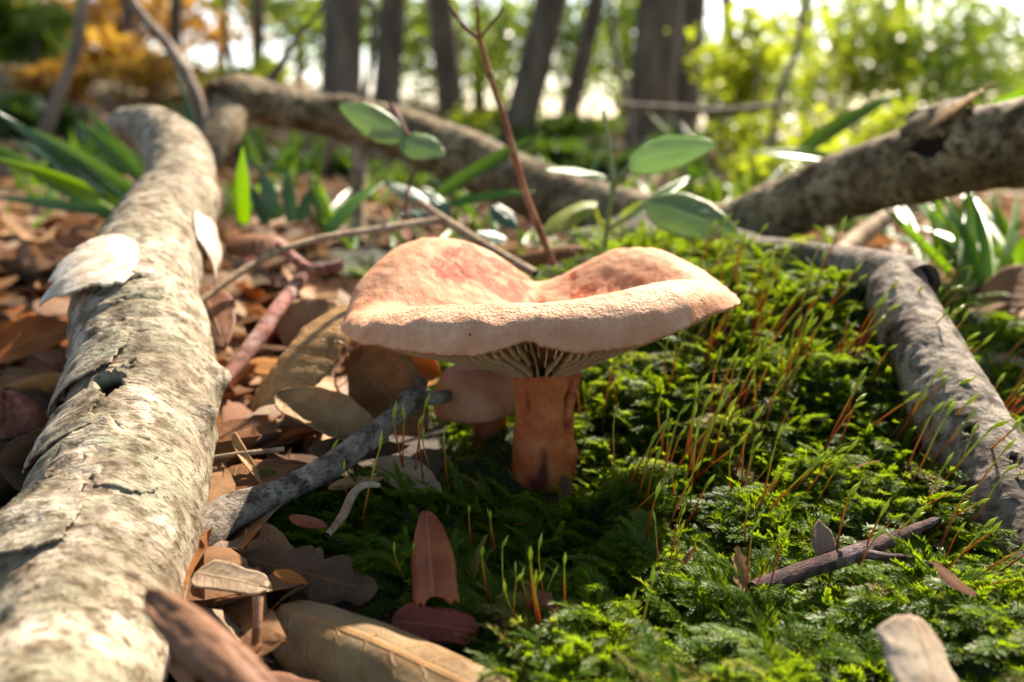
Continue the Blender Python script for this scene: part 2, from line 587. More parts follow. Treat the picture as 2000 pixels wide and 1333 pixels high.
# mushroom
b = NB('mushroom_cap')
ob = b.coord('Object')
n1 = b.noise(ob, 95, 5, .6, .4)
n2 = b.noise(ob, 420, 5, .65)
n3 = b.noise(ob, 1900, 3, .6)
c = b.ramp(n1, [(.3, (.48, .21, .11)), (.5, (.57, .295, .17)), (.68, (.64, .385, .24))])
c = b.mix(b.ramp(n2, [(.42, 0), (.66, .5)]), c, (.46, .185, .09))
bl = b.math('MULTIPLY', b.attr('blotch'), b.ramp(b.noise(ob, 210, 5, .7, .8), [(.38, 0), (.58, 1)]))
c = b.mix(b.ramp(bl, [(.25, 0), (.75, .9)]), c, (.30, .055, .018))
c = b.mix(b.math('MULTIPLY', b.attr('crest'), b.ramp(n3, [(.38, 0), (.62, .6)])), c, (.78, .56, .37))
sp = b.n('ShaderNodeTexVoronoi', out=0, Vector=ob, Scale=150.0)
c = b.mix(b.ramp(sp, [(.035, .9), (.055, 0)]), c, (.05, .02, .012))
c = b.mix(b.attr('gash'), c, (.30, .10, .06))
gr = b.noise(ob, 1500, 2, .5, .5)
h = b.math('ADD', b.math('MULTIPLY', n2, .9), b.math('ADD', b.math('MULTIPLY', n3, .45), b.math('MULTIPLY', b.math('MULTIPLY', gr, b.math('ADD', .15, b.attr('crest'))), .8)))
MT['cap'] = b.out(c, .62, b.bump(h, .7, .0006), sss=.2, sss_r=(1, .35, .18), sss_s=.0022, spec=.08)
b = NB('small_mushroom_cap')
ob = b.coord('Object')
n1 = b.noise(ob, 130, 5, .6, .3)
n2 = b.noise(ob, 900, 4, .65)
c = b.ramp(n1, [(.3, (.34, .13, .06)), (.5, (.46, .205, .10)), (.7, (.54, .27, .15))])
c = b.mix(b.math('MULTIPLY', b.attr('blotch'), .55), c, (.28, .10, .055))
MT['cap_small'] = b.out(c, .55, b.bump(b.math('ADD', n1, b.math('MULTIPLY', n2, .5)), .5, .0006), sss=.2, sss_r=(1, .3, .12), sss_s=.002, spec=.1)
b = NB('mushroom_gills')
ob = b.coord('Object')
c = b.ramp(b.noise(ob, 300, 4), [(.3, (.66, .42, .26)), (.6, (.80, .56, .38))])
MT['gills'] = b.out(c, .6, sss=.4, sss_r=(1, .45, .2), sss_s=.0015, trans=.28, spec=.08)
b = NB('mushroom_stem')
ob = b.coord('Object')
n1 = b.noise(ob, 170, 5, .6)
n2 = b.noise(ob, 1100, 4, .65)
c = b.ramp(n1, [(.3, (.33, .07, .02)), (.5, (.44, .105, .03)), (.7, (.52, .17, .055))])
c = b.mix(b.ramp(n2, [(.5, 0), (.72, .5)]), c, (.56, .22, .10))
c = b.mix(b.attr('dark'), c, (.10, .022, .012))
MT['stipe'] = b.out(c, .45, b.bump(b.math('ADD', n1, b.math('MULTIPLY', n2, .5)), .5, .0006), sss=.35, sss_r=(1, .25, .08), sss_s=.002, spec=.14)
b = NB('splinter_wood')
ob = b.coord('Object')
c = b.ramp(b.noise(ob, 700, 4), [(.35, (.45, .20, .04)), (.65, (.68, .40, .12))])
MT['splinter'] = b.out(c, .6)
b = NB('bark_inner_pale')
ob = b.coord('Object')
c = b.ramp(b.noise(ob, 260, 5), [(.35, (.52, .40, .26)), (.6, (.74, .66, .54))])
MT['bark_inner'] = b.out(c, .6, b.bump(b.noise(ob, 500, 4), .5, .0006), trans=.2)
b = NB('husk')
ob = b.coord('Object')
c = b.ramp(b.noise(ob, 500, 4), [(.35, (.13, .035, .02)), (.65, (.33, .11, .05))])
MT['husk'] = b.out(c, .6)

# ------------------------------------------------------------------ ground
def axis(lo, hi, n, k):
    a, c = math.asinh(lo / k), math.asinh(hi / k)
    return k * np.sinh(np.linspace(a, c, n))


gx = axis(-90, 90, 420, .05)
gy = .22 + axis(-40, 160, 460, .05)
X, Y = np.meshgrid(gx, gy, indexing='ij')
Z = H(X, Y)
ms = mossy(X, Y)
far = sstep(.6, 1.6, np.hypot(X, Y))
g = link('ground', np_mesh('ground', np.stack([X, Y, Z], -1), grid_faces(*X.shape), attrs=dict(moss=ms, far=far)), MT['soil'])
g['kind'] = 'structure'

# ------------------------------------------------------------------ leaf builder
def prof(kind, t):
    if kind == 'beech':
        return np.sin(np.pi * t ** .82) ** .75
    if kind == 'oak':
        return np.sin(np.pi * t ** 1.25) ** .55 * (.76 + .24 * np.cos(2 * np.pi * (4.3 * t - .15)))
    if kind == 'ellipse':
        return np.sin(np.pi * t ** .8) ** .72
    if kind == 'blade':
        return np.minimum(1, (1 - t) * 2.2) ** .8 * (.65 + .35 * np.sin(np.pi * t ** .7))
    if kind == 'torn':
        return np.minimum(1, t * 6) ** .5 * (1 - .35 * t) * np.minimum(1, (1 - t) * 9) ** .4
    if kind == 'wedge':
        return .08 + .92 * np.sin(np.pi * .62 * np.clip(t, 0, 1) ** .75)
    if kind == 'strip':
        return np.sin(np.pi * t) ** .35
    raise ValueError(kind)


def leaf(base, tip, nrm, width, kind='beech', bend=.3, roll=.5, ruffle=.06, nu=26, nv=13, seed=0, jag=0.0, twist=0.0):
    base, tip = np.asarray(base, float), np.asarray(tip, float)
    d = tip - base
    L = np.linalg.norm(d)
    d = d / L
    n0 = np.asarray(nrm, float)
    n0 = unit(n0 - d * (n0 @ d))
    s0 = np.cross(n0, d)
    t = np.linspace(0.004, .996, nu)
    v = np.linspace(-1, 1, nv)
    T, Vv = np.meshgrid(t, v, indexing='ij')
    B = bend if abs(bend) > 1e-3 else 1e-3
    a = B * (T - .5)
    x = np.sin(a) / (2 * math.sin(B / 2)) + .5
    z = (np.cos(a) - math.cos(B / 2)) / (2 * math.sin(B / 2))
    N = np.sin(a)[..., None] * d + np.cos(a)[..., None] * n0
    S = np.broadcast_to(s0, N.shape)
    if twist:
        tw = (twist * (T - .5))[..., None]
        N, S = N * np.cos(tw) + S * np.sin(tw), S * np.cos(tw) - N * np.sin(tw)
    wh = prof(kind, T) * width / 2
    sd = np.array([seed * 7.3, seed * 3.1, 0])
    edge = fbm(np.stack([T * 9, np.sign(Vv) * 3.0, np.zeros_like(T)], -1) + sd, 3, seed)
    wh = wh * (1 + edge * .22)
    k = roll / (width / 2) if abs(roll) > 1e-3 else 1e-3 / width
    y = np.sin(k * Vv * wh) / k
    zz = (1 - np.cos(k * Vv * wh)) / k
    rf = fbm(np.stack([T * 4, Vv * 1.6, np.zeros_like(T)], -1) + sd, 3, seed + 5) * ruffle * width * 2 * (.35 + .65 * np.abs(Vv))
    # shallow pleats between the side veins
    if kind in ('beech', 'oak'):
        rf = rf + np.cos(2 * np.pi * (T - .13 * np.abs(Vv)) * 9) * width * .006 * (np.abs(Vv) > .06)
    if jag:
        x = x + jag * (T ** 6) * (vnoise(np.stack([Vv * 6, T * 0, T * 0], -1) + sd, seed) - .5)
    Pn = base + L * x[..., None] * d + L * z[..., None] * n0 + y[..., None] * S + (zz + rf)[..., None] * N
    return Pn, grid_faces(nu, nv), np.stack([T, Vv], -1)


def put_leaf(name, label, cat, mat, base, tip, nrm, width, group=None, thick=.00028, stalk=0.0, parent=None, **kw):
    Pn, F, uv = leaf(base, tip, nrm, width, **kw)
    loc = Pn.reshape(-1, 3).mean(0) if parent is None else np.array(parent.location)
    me = np_mesh(name, Pn - loc, F, uv)
    o = link(name, me, MT[mat], parent, loc if parent is None else None)
    if thick:
        m = o.modifiers.new('thickness', 'SOLIDIFY')
        m.thickness = thick
        m.offset = 0
    if label:
        tag(o, label, cat, group)
    if stalk:
        d = unit(np.asarray(base) - np.asarray(tip))
        n = unit(nrm)
        p = [np.r_[base - d * .002, .00045], np.r_[base + d * stalk * .5 + n * stalk * .08, .00045], np.r_[base + d * stalk + n * stalk * .25, .0006]]
        g = tube_grid(p, 10, 7, ref=(.3, .8, -.4))
        so = link('leaf_stalk', tube_mesh('leaf_stalk', g, loc, dict(dark=np.zeros((10, 7)))), MT['twig_red'], o)
    return o


UP = np.array([0, 0, 1.0])
TOCAM = np.array([0, -.9, .45])

# ------------------------------------------------------------------ branches
def bark_disp(amp, ring, seed, spots=(), nobs=()):
    def f(g):
        V = g['V0']
        d = fbm(V * 55, 4, seed) * amp * 2.2 + fbm(V * 240, 4, seed + 3) * amp * .8
        ang = g['a'] * 2 * np.pi
        q = np.stack([np.cos(ang) * 1.3, np.sin(ang) * 1.3, g['s'] * 330], -1)
        d = d + (np.abs(fbm(q, 3, seed + 9)) * -1 + .12) * ring
        for (a0, s0, ra, rs, dep) in nobs:
            da = (g['a'] - a0 + .5) % 1 - .5
            d = d + dep * np.exp(-((da / ra) ** 2 + ((g['s'] - s0) / rs) ** 2))
        dark = np.zeros(d.shape)
        for (a0, s0, ra, rs, dep) in spots:
            da = (g['a'] - a0 + .5) % 1 - .5
            wob = 1 + .9 * fbm(V * 420, 3, seed + 17)
            e = np.sqrt((da / ra) ** 2 + ((g['s'] - s0) / rs) ** 2) * wob
            m = sstep(1.0, .72, e)
            d = d - dep * m + .0006 * np.exp(-((e - 1.05) / .12) ** 2)
            dark = np.maximum(dark, m)
        g['dark'] = dark
        return d
    return f


def branch(name, label, mat, pix, nlen, nseg, amp=.0012, ring=.0006, seed=1, spots=(), nobs=(), ref=(0, 0, -1), hollow=None, parent=None, cat='branch', group=None):
    """pix rows: px, py, Y, half width in px"""
    pts = []
    for px, py, Yd, hw in pix:
        p = P(px, py, Yd)
        depth = (p - CAM) @ _f
        pts.append([*p, hw * depth / FPX])
    g = tube_grid(pts, nlen, nseg, ref, bark_disp(amp, ring, seed, spots, nobs))
    loc = g['C'][nlen // 2] if parent is None else np.array(parent.location)
    o = link(name, tube_mesh(name, g, loc, dict(dark=g['dark']), hollow=hollow), MT[mat], parent, loc if parent is None else None)
    if label:
        tag(o, label, cat, group)
    return o, g


def locate(g, px, py):
    """tube coordinates (angle fraction, length) under a picture point"""
    d = unit(ray(px, py))
    V = g['V0'].reshape(-1, 3) - CAM
    t = V @ d
    e = np.linalg.norm(V - t[:, None] * d, axis=1)
    k = np.argmin(e + t * .02)
    i, j = divmod(k, g['V0'].shape[1])
    return g['a'][i, j], g['s'][i, j]


def flap(g, parent, mat, a0, a1, s0, s1, lift, side='a0', name='bark_flap', jag=.35, seed=0, curl=1.6, th=.0004, n=46, m=46):
    """a sheet of loose bark over the branch surface: hinged on one edge, lifted at the other"""
    nl, ns = g['V0'].shape[:2]
    u, w = np.meshgrid(np.linspace(0, 1, n), np.linspace(0, 1, m), indexing='ij')
    free = {'a0': 1 - u, 'a1': u, 's0': 1 - w, 's1': w}[side]
    rag = vnoise(np.stack([u * 5, w * 6, u * 0], -1) + seed * 9.1, seed) - .5
    aa, ss = a0 + (a1 - a0) * u, s0 + (s1 - s0) * w
    taper = free * jag * rag
    if side in ('a0', 'a1'):
        ss = s0 + (s1 - s0) * (.5 + (w - .5) * (1 - .35 * free * (1 + rag)))
        aa = aa + (a1 - a0) * taper * (1 if side == 'a1' else -1)
    else:
        aa = a0 + (a1 - a0) * (.5 + (u - .5) * (1 - .35 * free * (1 + rag)))
        ss = ss + (s1 - s0) * taper
    fi = np.clip(ss / g['s'][-1, 0] * (nl - 1), 0, nl - 1.001)
    i = fi.astype(int); fr = (fi - i)[..., None]
    C = g['C'][i] * (1 - fr) + g['C'][i + 1] * fr
    A = g['A'][i]; B = g['B'][i]
    r = g['r'][i]
    N = A * np.cos(aa * 2 * np.pi)[..., None] + B * np.sin(aa * 2 * np.pi)[..., None]
    off = .0006 + lift * free ** curl + .0032 * rag * free
    V = C + N * (r + off)[..., None]
    F_ = grid_faces(n, m)
    uc, wc = u.ravel()[F_].mean(1) * 2 - 1, w.ravel()[F_].mean(1) * 2 - 1
    e_ = (np.abs(uc) ** 2.6 + np.abs(wc) ** 2.6) + fbm(np.stack([uc * 1.8, wc * 1.8, uc * 0], -1) + seed * 5.3, 4, seed + 2) * 1.5
    F_ = F_[e_ < .92]
    loc = np.array(parent.location)
    o = link(name, np_mesh(name, V - loc, F_, np.stack([aa, ss], -1), dict(dark=np.zeros(n * m))), MT[mat], parent)
    md = o.modifiers.new('thickness', 'SOLIDIFY'); md.thickness = th; md.offset = 1
    return o


# thick pale branch running from the camera's side to the back
log_pix = [(40, 1560, .088, 190), (120, 1330, .112, 188), (205, 1060, .145, 172), (262, 890, .172, 150), (285, 760, .195, 134), (272, 640, .218, 124), (268, 560, .243, 108),
           (318, 450, .285, 92), (352, 370, .325, 73), (345, 300, .36, 58), (300, 258, .385, 46), (243, 243, .405, 34)]
lp_spots = []
log1, lg1 = branch('fallen_branch', None, 'log_pale', log_pix, 40, 24)
bpy.data.objects.remove(log1)
for px, py, ra, rs, dep in [(205, 740, .035, .006, .004), (120, 945, .05, .007, .004), (205, 833, .028, .0016, .002), (215, 560, .09, .0009, .0016), (258, 575, .07, .0008, .0014), (245, 620, .01, .0008, .001),
                            (267, 525, .012, .001, .001), (330, 510, .008, .0009, .0008), (300, 500, .008, .0009, .0008), (352, 548, .01, .0012, .001), (240, 712, .012, .0012, .001)]:
    a, s = locate(lg1, px, py)
    lp_spots.append((a, s, ra, rs, dep))
kn = [(*locate(lg1, 412, 740), .03, .004, .0035), (*locate(lg1, 405, 800), .03, .004, .003), (*locate(lg1, 400, 690), .03, .004, .0015), (*locate(lg1, 180, 650), .06, .006, .0018)]
log1, lg1 = branch('fallen_branch', 'thick pale branch with peeling bark lying alongside the brown leaf litter', 'log_pale', log_pix, 460, 150, .0013, .0015, 3, lp_spots, kn, hollow=(0, .006))


def AS(g, px, py):
    return locate(g, px, py)


a, s = AS(lg1, 215, 520)
a2, s2 = AS(lg1, 300, 560)
sgn = 1 if ((a2 - a + .5) % 1 - .5) > 0 else -1
flap(lg1, log1, 'bark_inner', a - sgn * .13, a + sgn * .07, s - .015, s + .024, .0052, 'a0', seed=3, curl=1.5)
a, s = AS(lg1, 185, 700)
flap(lg1, log1, 'log_pale', a - sgn * .16, a + sgn * .08, s - .010, s + .010, .0025, 'a0', seed=5)
a, s = AS(lg1, 150, 810)
flap(lg1, log1, 'log_pale', a - sgn * .14, a + sgn * .05, s - .012, s + .008, .0022, 'a0', seed=7)
a, s = AS(lg1, 95, 985)
flap(lg1, log1, 'log_pale', a - sgn * .14, a + sgn * .06, s - .014, s + .008, .0035, 'a0', seed=9)
a, s = AS(lg1, 230, 860)
flap(lg1, log1, 'log_pale', a - sgn * .12, a + sgn * .10, s - .016, s + .004, .0014, 's1', seed=11, jag=.1)
a, s = AS(lg1, 400, 450)
flap(lg1, log1, 'bark_inner', a - sgn * .06, a + sgn * .14, s - .014, s + .010, .0045, 'a1', seed=13)
# orange splinter standing in the torn bark
p0, p1 = P(165, 724, .183), P(262, 712, .181)
gq = tube_grid([np.r_[p0, .0005], np.r_[(p0 + p1) / 2 + (0, 0, .0006), .0009], np.r_[p1, .0004]], 14, 8)
link('splinter', tube_mesh('splinter', gq, np.array(log1.location)), MT['splinter'], log1)

# branch lying across the back, its fork, and the arm that rises on the other side
back_pix = [(425, 205, .50, 40), (470, 192, .51, 44), (540, 205, .52, 41), (640, 226, .53, 42), (760, 250, .52, 46), (880, 298, .50, 53), (1000, 352, .475, 56), (1120, 402, .445, 58), (1260, 438, .415, 60),
            (1370, 462, .392, 64), (1440, 460, .378, 66), (1530, 412, .366, 63), (1640, 367, .352, 66), (1760, 330, .337, 72), (1880, 300, .32, 82), (2040, 272, .297, 88), (2250, 240, .27, 92)]
bk0, bg0 = branch('fallen_branch', None, 'log_back', back_pix, 60, 24)
bpy.data.objects.remove(bk0)
bs = [(*AS(bg0, 1815, 290), .055, .010, .004), (*AS(bg0, 1722, 268), .02, .003, .003), (*AS(bg0, 1875, 345), .008, .0012, .0015), (*AS(bg0, 1838, 352), .008, .0013, .0015), (*AS(bg0, 1925, 305), .012, .001, .001), (*AS(bg0, 1725, 350), .008, .001, .001),
      (*AS(bg0, 1960, 330), .008, .001, .0012)]
log2, lg2 = branch('fallen_branch', 'long arching branch lying across behind the mushroom, one arm rising over the grass', 'log_right', back_pix, 560, 100, .0014, .0005, 23, bs, [(*AS(bg0, 470, 190), .25, .010, .003)])
branch('fork_stub', None, 'log_back', [(455, 200, .505, 40), (440, 245, .49, 38), (410, 290, .475, 36), (375, 330, .465, 34), (340, 420, .46, 30), (310, 520, .455, 26)], 60, 40, seed=29, parent=log2, ref=(0, -1, 0))
branch('side_twig', None, 'twig_tan', [(700, 260, .525, 18), (702, 330, .52, 17), (698, 400, .51, 16), (700, 470, .50, 15)], 40, 16, .0004, .0002, 31, parent=log2, ref=(0, -1, 0))
a, s = AS(lg2, 1830, 235)
a2, s2 = AS(lg2, 1830, 330)
sg2 = 1 if ((a2 - a + .5) % 1 - .5) > 0 else -1
flap(lg2, log2, 'log_right', a - sg2 * .14, a + sg2 * .06, s - .016, s + .014, .006, 'a0', seed=31, curl=1.1, jag=.8)
flap(lg2, log2, 'leaf_tan', a - sg2 * .10, a + sg2 * .08, s - .004, s + .016, .005, 's1', seed=33, curl=1.1, jag=.7)
a, s = AS(lg2, 1795, 315)
flap(lg2, log2, 'log_right', a - sg2 * .03, a + sg2 * .05, s - .012, s + .006, .0016, 'a0', seed=23)
a, s = AS(lg2, 1830, 285)
flap(lg2, log2, 'log_right', a - sg2 * .04, a + sg2 * .06, s + .004, s + .016, .0022, 's0', seed=25)

# L-shaped grey branch on the moss
st_pix = [(1755, 548, .252, 52), (1758, 590, .243, 60), (1790, 660, .229, 68), (1835, 750, .211, 75), (1895, 860, .195, 85), (1960, 985, .180, 102), (2030, 1150, .163, 122), (2110, 1360, .14, 145)]
t0, tg0 = branch('fallen_branch', None, 'log_grey', st_pix, 40, 24)
bpy.data.objects.remove(t0)
ss_ = [(*AS(tg0, 1730, 653), .022, .0022, .002), (*AS(tg0, 1885, 845), .02, .0014, .0014), (*AS(tg0, 1850, 700), .012, .001, .001), (*AS(tg0, 1990, 905), .02, .002, .0015)]
log3, lg3 = branch('fallen_branch', 'crooked grey branch resting on the moss, with a broken hollow end at its bend', 'log_grey', st_pix, 300, 100, .0011, .0008, 43, ss_)
branch('broken_arm', None, 'log_grey', [(1440, 492, .312, 34), (1510, 503, .30, 38), (1590, 515, .286, 40), (1680, 528, .27, 44), (1755, 545, .253, 48), (1800, 560, .244, 44)], 140, 70, .0010, .0006, 47,
       [], parent=log3, hollow=(0, .006))

# ------------------------------------------------------------------ the big mushroom
MX, MY, MR = .0065, .2, .0437
tab = [(0, .99, 567, 583), (25, 1.0, 515, 0), (45, 1.0, 485, 0), (60, 1.0, 490, 0), (74, .98, 524, 0), (84, .94, 545, 0), (91, .93, 549, 0), (100, .96, 517, 0), (112, .99, 484, 0), (130, 1.0, 465, 0), (150, 1.0, 485, 0),
       (165, 1.0, 527, 0), (180, 1.0, 590, 622), (200, 1.0, 608, 648), (220, 1.0, 606, 672), (240, .99, 602, 689), (252, .98, 600, 690), (260, .96, 599, 674), (264.5, .95, 598, 661), (269, .965, 597, 674),
       (277, .98, 592, 685), (290, .98, 578, 674), (305, .96, 560, 645), (320, .94, 549, 618), (340, .955, 552, 597)]


def zat(py, x, y):
    """height that puts a point at ground place (x, y) on picture row py"""
    d = ray(1000, py)
    return CAM[2] + d[2] / d[1] * y


CR = .86
rows = []
for th, rf, cpy, epy in tab:
    c_, s_ = math.cos(R(th)), math.sin(R(th))
    Rr = MR * rf
    zc = zat(cpy, 0, MY + s_ * Rr * CR)
    ze = zat(epy, 0, MY + s_ * Rr) if epy else zc - .0035
    rows.append((th, Rr, zc, ze))
rows = np.array(rows)
NT, NS = 360, 84
th = np.linspace(0, 360, NT, endpoint=False)


def per(col):
    k = len(rows)
    t = np.r_[rows[-3:, 0] - 360, rows[:, 0], rows[:3, 0] + 360]
    v = np.r_[rows[-3:, col], rows[:, col], rows[:3, col]]
    # Catmull-Rom on uneven knots (finite-difference tangents)
    m = np.gradient(v, t)
    i = np.clip(np.searchsorted(t, th, 'right') - 1, 0, len(t) - 2)
    h = t[i + 1] - t[i]
    x = (th - t[i]) / h
    return (2 * x ** 3 - 3 * x ** 2 + 1) * v[i] + (x ** 3 - 2 * x ** 2 + x) * h * m[i] + (-2 * x ** 3 + 3 * x ** 2) * v[i + 1] + (x ** 3 - x ** 2) * h * m[i + 1]


RR, ZC, ZE = per(1), per(2), per(3)
ZM = .0352                                  # centre of the funnel
ZB = zat(733, 0, .193)                      # where gills meet the stem
RS = .0076


def knots(s, ks, vs_):
    """smooth piecewise interpolation of per-angle knot values: vs_ (k, NT)"""
    out = np.zeros((len(s), NT))
    ks = np.array(ks); vs_ = np.array(vs_)
    m = np.gradient(vs_, ks, axis=0)
    for n_, x in enumerate(s):
        i = min(max(np.searchsorted(ks, x, 'right') - 1, 0), len(ks) - 2)
        h = ks[i + 1] - ks[i]; t = (x - ks[i]) / h
        out[n_] = (2 * t ** 3 - 3 * t ** 2 + 1) * vs_[i] + (t ** 3 - 2 * t ** 2 + t) * h * m[i] + (-2 * t ** 3 + 3 * t ** 2) * vs_[i + 1] + (t ** 3 - t ** 2) * h * m[i + 1]
    return out


s = np.linspace(0, 1, NS)
one = np.ones(NT)
rr = knots(s, [0, .16, .42, .72, .88, 1], [RR * 0, RR * .14, RR * .46, CR * RR * .93, RR * .95, RR])
zz = knots(s, [0, .16, .42, .72, .88, 1], [one * ZM, ZM + (ZC - ZM) * .03, ZM + (ZC - ZM) * .40, ZC, ZC + (ZE - ZC) * .36, ZE])
ca, sa = np.cos(np.radians(th)), np.sin(np.radians(th))
V = np.stack([MX + rr * ca, MY + rr * sa, zz], -1)
pn = V.copy()
amp = sstep(0, .15, s)[:, None]
V[..., 2] += amp * (fbm(pn * 130, 4, 61) * .0016 + fbm(pn * 620, 3, 63) * .0005)
V[..., 0] += (s[:, None] ** 8) * fbm(pn * 300, 2, 66) * .0006
# finely scalloped margin
V[-3:, :, 2] += (.00016 * np.sin(np.radians(th) * 130))[None]
crest = np.exp(-((s - .80) / .10) ** 2)[:, None] * (sstep(-.2, -.75, sa) + .25 * sstep(0.4, -.3, sa))[None]


def patch(angle, sc, wa, ws):
    da = (th - angle + 180) % 360 - 180
    return np.exp(-((da / wa) ** 2)[None] - ((s - sc) / ws)[:, None] ** 2)


blotch = np.clip(2.4 * patch(138, .55, 13, .06) + 2.2 * patch(119, .58, 9, .11) + 1.6 * patch(112, .42, 12, .1) + 1.0 * patch(100, .36, 16, .2) + .9 * patch(104, .60, 10, .2) + .9 * patch(55, .40, 26, .10) + .8 * patch(50, .74, 12, .06) + .9 * patch(72, .6, 5, .06)
                 + .8 * patch(264, .93, 3, .03) + .5 * patch(200, .6, 14, .08) + .15, 0, 1)
gash = np.clip(patch(346, .88, 5, .05) + .8 * patch(352, .80, 6, .02) + .7 * patch(338, .78, 7, .015), 0, 1) * (fbm(pn * 420, 3, 71) > -.03)
V[..., 2] -= gash * .0011
# rim turned under
Vu = np.stack([MX + rr[-1] * .985 * ca, MY + rr[-1] * .985 * sa, V[-1, :, 2] - .0007], -1)
Vu2 = np.stack([MX + rr[-1] * .955 * ca, MY + rr[-1] * .955 * sa, V[-1, :, 2] - .0002], -1)


def under(f):
    """flesh above the gills, f 0 at rim .. 1 at stem"""
    r_ = RR * .955 * (1 - f) + RS * f
    z_ = (ZE - .0002) * (1 - f) + (ZB + .0022) * f + .0003 * np.sin(np.pi * f)
    return r_, z_


und = []
for f_ in np.linspace(.05, 1.05, 14):
    r_, z_ = under(f_)
    und.append(np.stack([MX + r_ * ca, MY + r_ * sa, z_], -1))
Vall = np.concatenate([V, Vu[None], Vu2[None], np.array(und)])
base = np.array([MX, MY - .002, 0.0])
big = thing('mushroom', 'large funnel-shaped peach-brown mushroom with wavy cap standing in the moss', 'mushroom', base)
zer = np.zeros((Vall.shape[0] - NS, NT))
capo = link('cap', np_mesh('cap', Vall - base, grid_faces(Vall.shape[0], NT, True), attrs=dict(crest=np.concatenate([crest, zer]), blotch=np.concatenate([blotch, zer]), gash=np.concatenate([gash, zer]))), MT['cap'], big)
# gills
GV, GF = [], []
ng = 168
for k in range(ng):
    a_ = 360 * k / ng + rng.normal(0, .25)
    lv = k % 4
    f1 = (1.04, .55, .8, .42)[lv] * rng.uniform(.95, 1.0)
    j = int(round(a_ / 360 * NT)) % NT
    fs = np.linspace(.0, f1, 16)
    wav = fbm(np.stack([fs * 5, fs * 0 + k * 3.7, fs * 0], -1), 2, 81) * 2.2 * (.3 + fs)
    for q, f_ in enumerate(fs):
        r_, z_ = under(f_)
        aa = R(a_ + wav[q])
        dep = (.0013 + .0019 * min(1, f_)) * min(1, f_ * 7 + .12) * (1 if lv == 0 else min(1, (f1 - f_) * 5))
        x_, y_ = MX + r_[j] * math.cos(aa), MY + r_[j] * math.sin(aa)
        GV.append((x_, y_, z_[j] + .0004)); GV.append((x_, y_, z_[j] - dep))
        if q:
            i0 = len(GV) - 4
            GF.append((i0, i0 + 1, i0 + 3, i0 + 2))
go = link('gills', np_mesh('gills', np.array(GV) - base, np.array(GF)), MT['gills'], capo)
md = go.modifiers.new('thickness', 'SOLIDIFY'); md.thickness = .00022; md.offset = 0
go['kind'] = 'stuff'
# stem
sp_ = []
for px, py, hw in [(1062, 718, 66), (1064, 750, 61), (1066, 800, 60), (1062, 860, 63), (1060, 920, 66), (1056, 980, 68), (1054, 1030, 62)]:
    p = P(px, py, .1975)
    sp_.append([*p, hw * .2 / FPX])


def stem_disp(g):
    V0 = g['V0']
    d = fbm(V0 * 150, 4, 91) * .0008 + fbm(V0 * 500, 3, 93) * .0003
    n0 = g['N']
    right = np.exp(-((np.arctan2(n0[..., 1], n0[..., 0]) + .35) / .38) ** 2)
    zrel = g['s'] / g['s'].max()
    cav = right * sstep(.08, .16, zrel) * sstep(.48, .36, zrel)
    d = d - cav * (.0022 + fbm(V0 * 420, 3, 95) * .003) + right * np.exp(-((zrel - .5) / .06) ** 2) * .0010
    front = np.exp(-((np.arctan2(n0[..., 1], n0[..., 0]) + 1.58) / .13) ** 2) * sstep(.4, .48, zrel) * sstep(.95, .6, zrel)
    fl = np.exp(-((np.arctan2(n0[..., 1], n0[..., 0]) + 1.85) / .25) ** 2) * np.exp(-((zrel - .66) / .07) ** 2)
    up = np.exp(-((np.arctan2(n0[..., 1], n0[..., 0]) + 2.2) / .10) ** 2) * np.exp(-((zrel - .17) / .05) ** 2)
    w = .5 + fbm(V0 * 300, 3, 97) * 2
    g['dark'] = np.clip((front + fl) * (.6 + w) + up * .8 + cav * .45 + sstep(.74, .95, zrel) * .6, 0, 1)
    return d


g = tube_grid(sp_, 150, 120, (0, 1, 0), stem_disp)
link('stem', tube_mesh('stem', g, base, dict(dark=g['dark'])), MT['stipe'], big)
# torn strip of stem skin
stp = [np.r_[P(1126, 728, .195), .0012], np.r_[P(1120, 765, .194), .0010], np.r_[P(1110, 800, .193), .0011], np.r_[P(1108, 838, .193), .0006]]
g = tube_grid(stp, 40, 14, (0, 1, 0), lambda g: fbm(g['V0'] * 500, 3, 99) * .0012)
link('torn_skin', tube_mesh('torn_skin', g, base, dict(dark=np.clip(fbm(g['V0'] * 300, 3, 3) * 2 + .3, 0, 1))), MT['stipe'], big)

# ------------------------------------------------------------------ the small mushroom
sx, sy = P(930, 790, .217)[:2]
zs_top, zs_rim = zat(702, 0, sy), zat(812, 0, sy - .006)
sr = 84 * .218 / FPX
base2 = np.array([sx + .003, sy, 0.0])
small = thing('mushroom', 'small rounded brown mushroom half hidden behind the stem of the large one', 'mushroom', base2)
NT2, NS2 = 120, 44
t2 = np.linspace(0, 2 * np.pi, NT2, endpoint=False)
s2 = np.linspace(0, 1, NS2)[:, None]
hgt = zs_top - zs_rim
r2 = sr * np.sin(s2 * np.pi / 2) ** .9 * (1 + .05 * np.cos(2 * t2 + 1))
z2 = zs_rim + hgt * (np.cos(s2 * np.pi / 2) ** .75) - .0016 * np.exp(-(s2 / .25) ** 2) + r2 * np.cos(t2) * .08
V2 = np.stack([sx + r2 * np.cos(t2), sy + r2 * np.sin(t2), z2 + 0 * r2], -1)
V2[..., 2] += fbm(V2 * 200, 4, 5) * .0016 * sstep(0, .1, s2)
low = [V2]
for k_, (q, dz) in enumerate(((.97, -.0007), (.9, -.0002), (.6, .0015), (.25, .0005))):
    w_ = V2[-1].copy()
    w_[:, 0] = sx + (w_[:, 0] - sx) * q
    w_[:, 1] = sy + (w_[:, 1] - sy) * q
    w_[:, 2] += dz
    low.append(w_[None])
V2 = np.concatenate(low)
ze2 = np.zeros(V2.shape[:2])
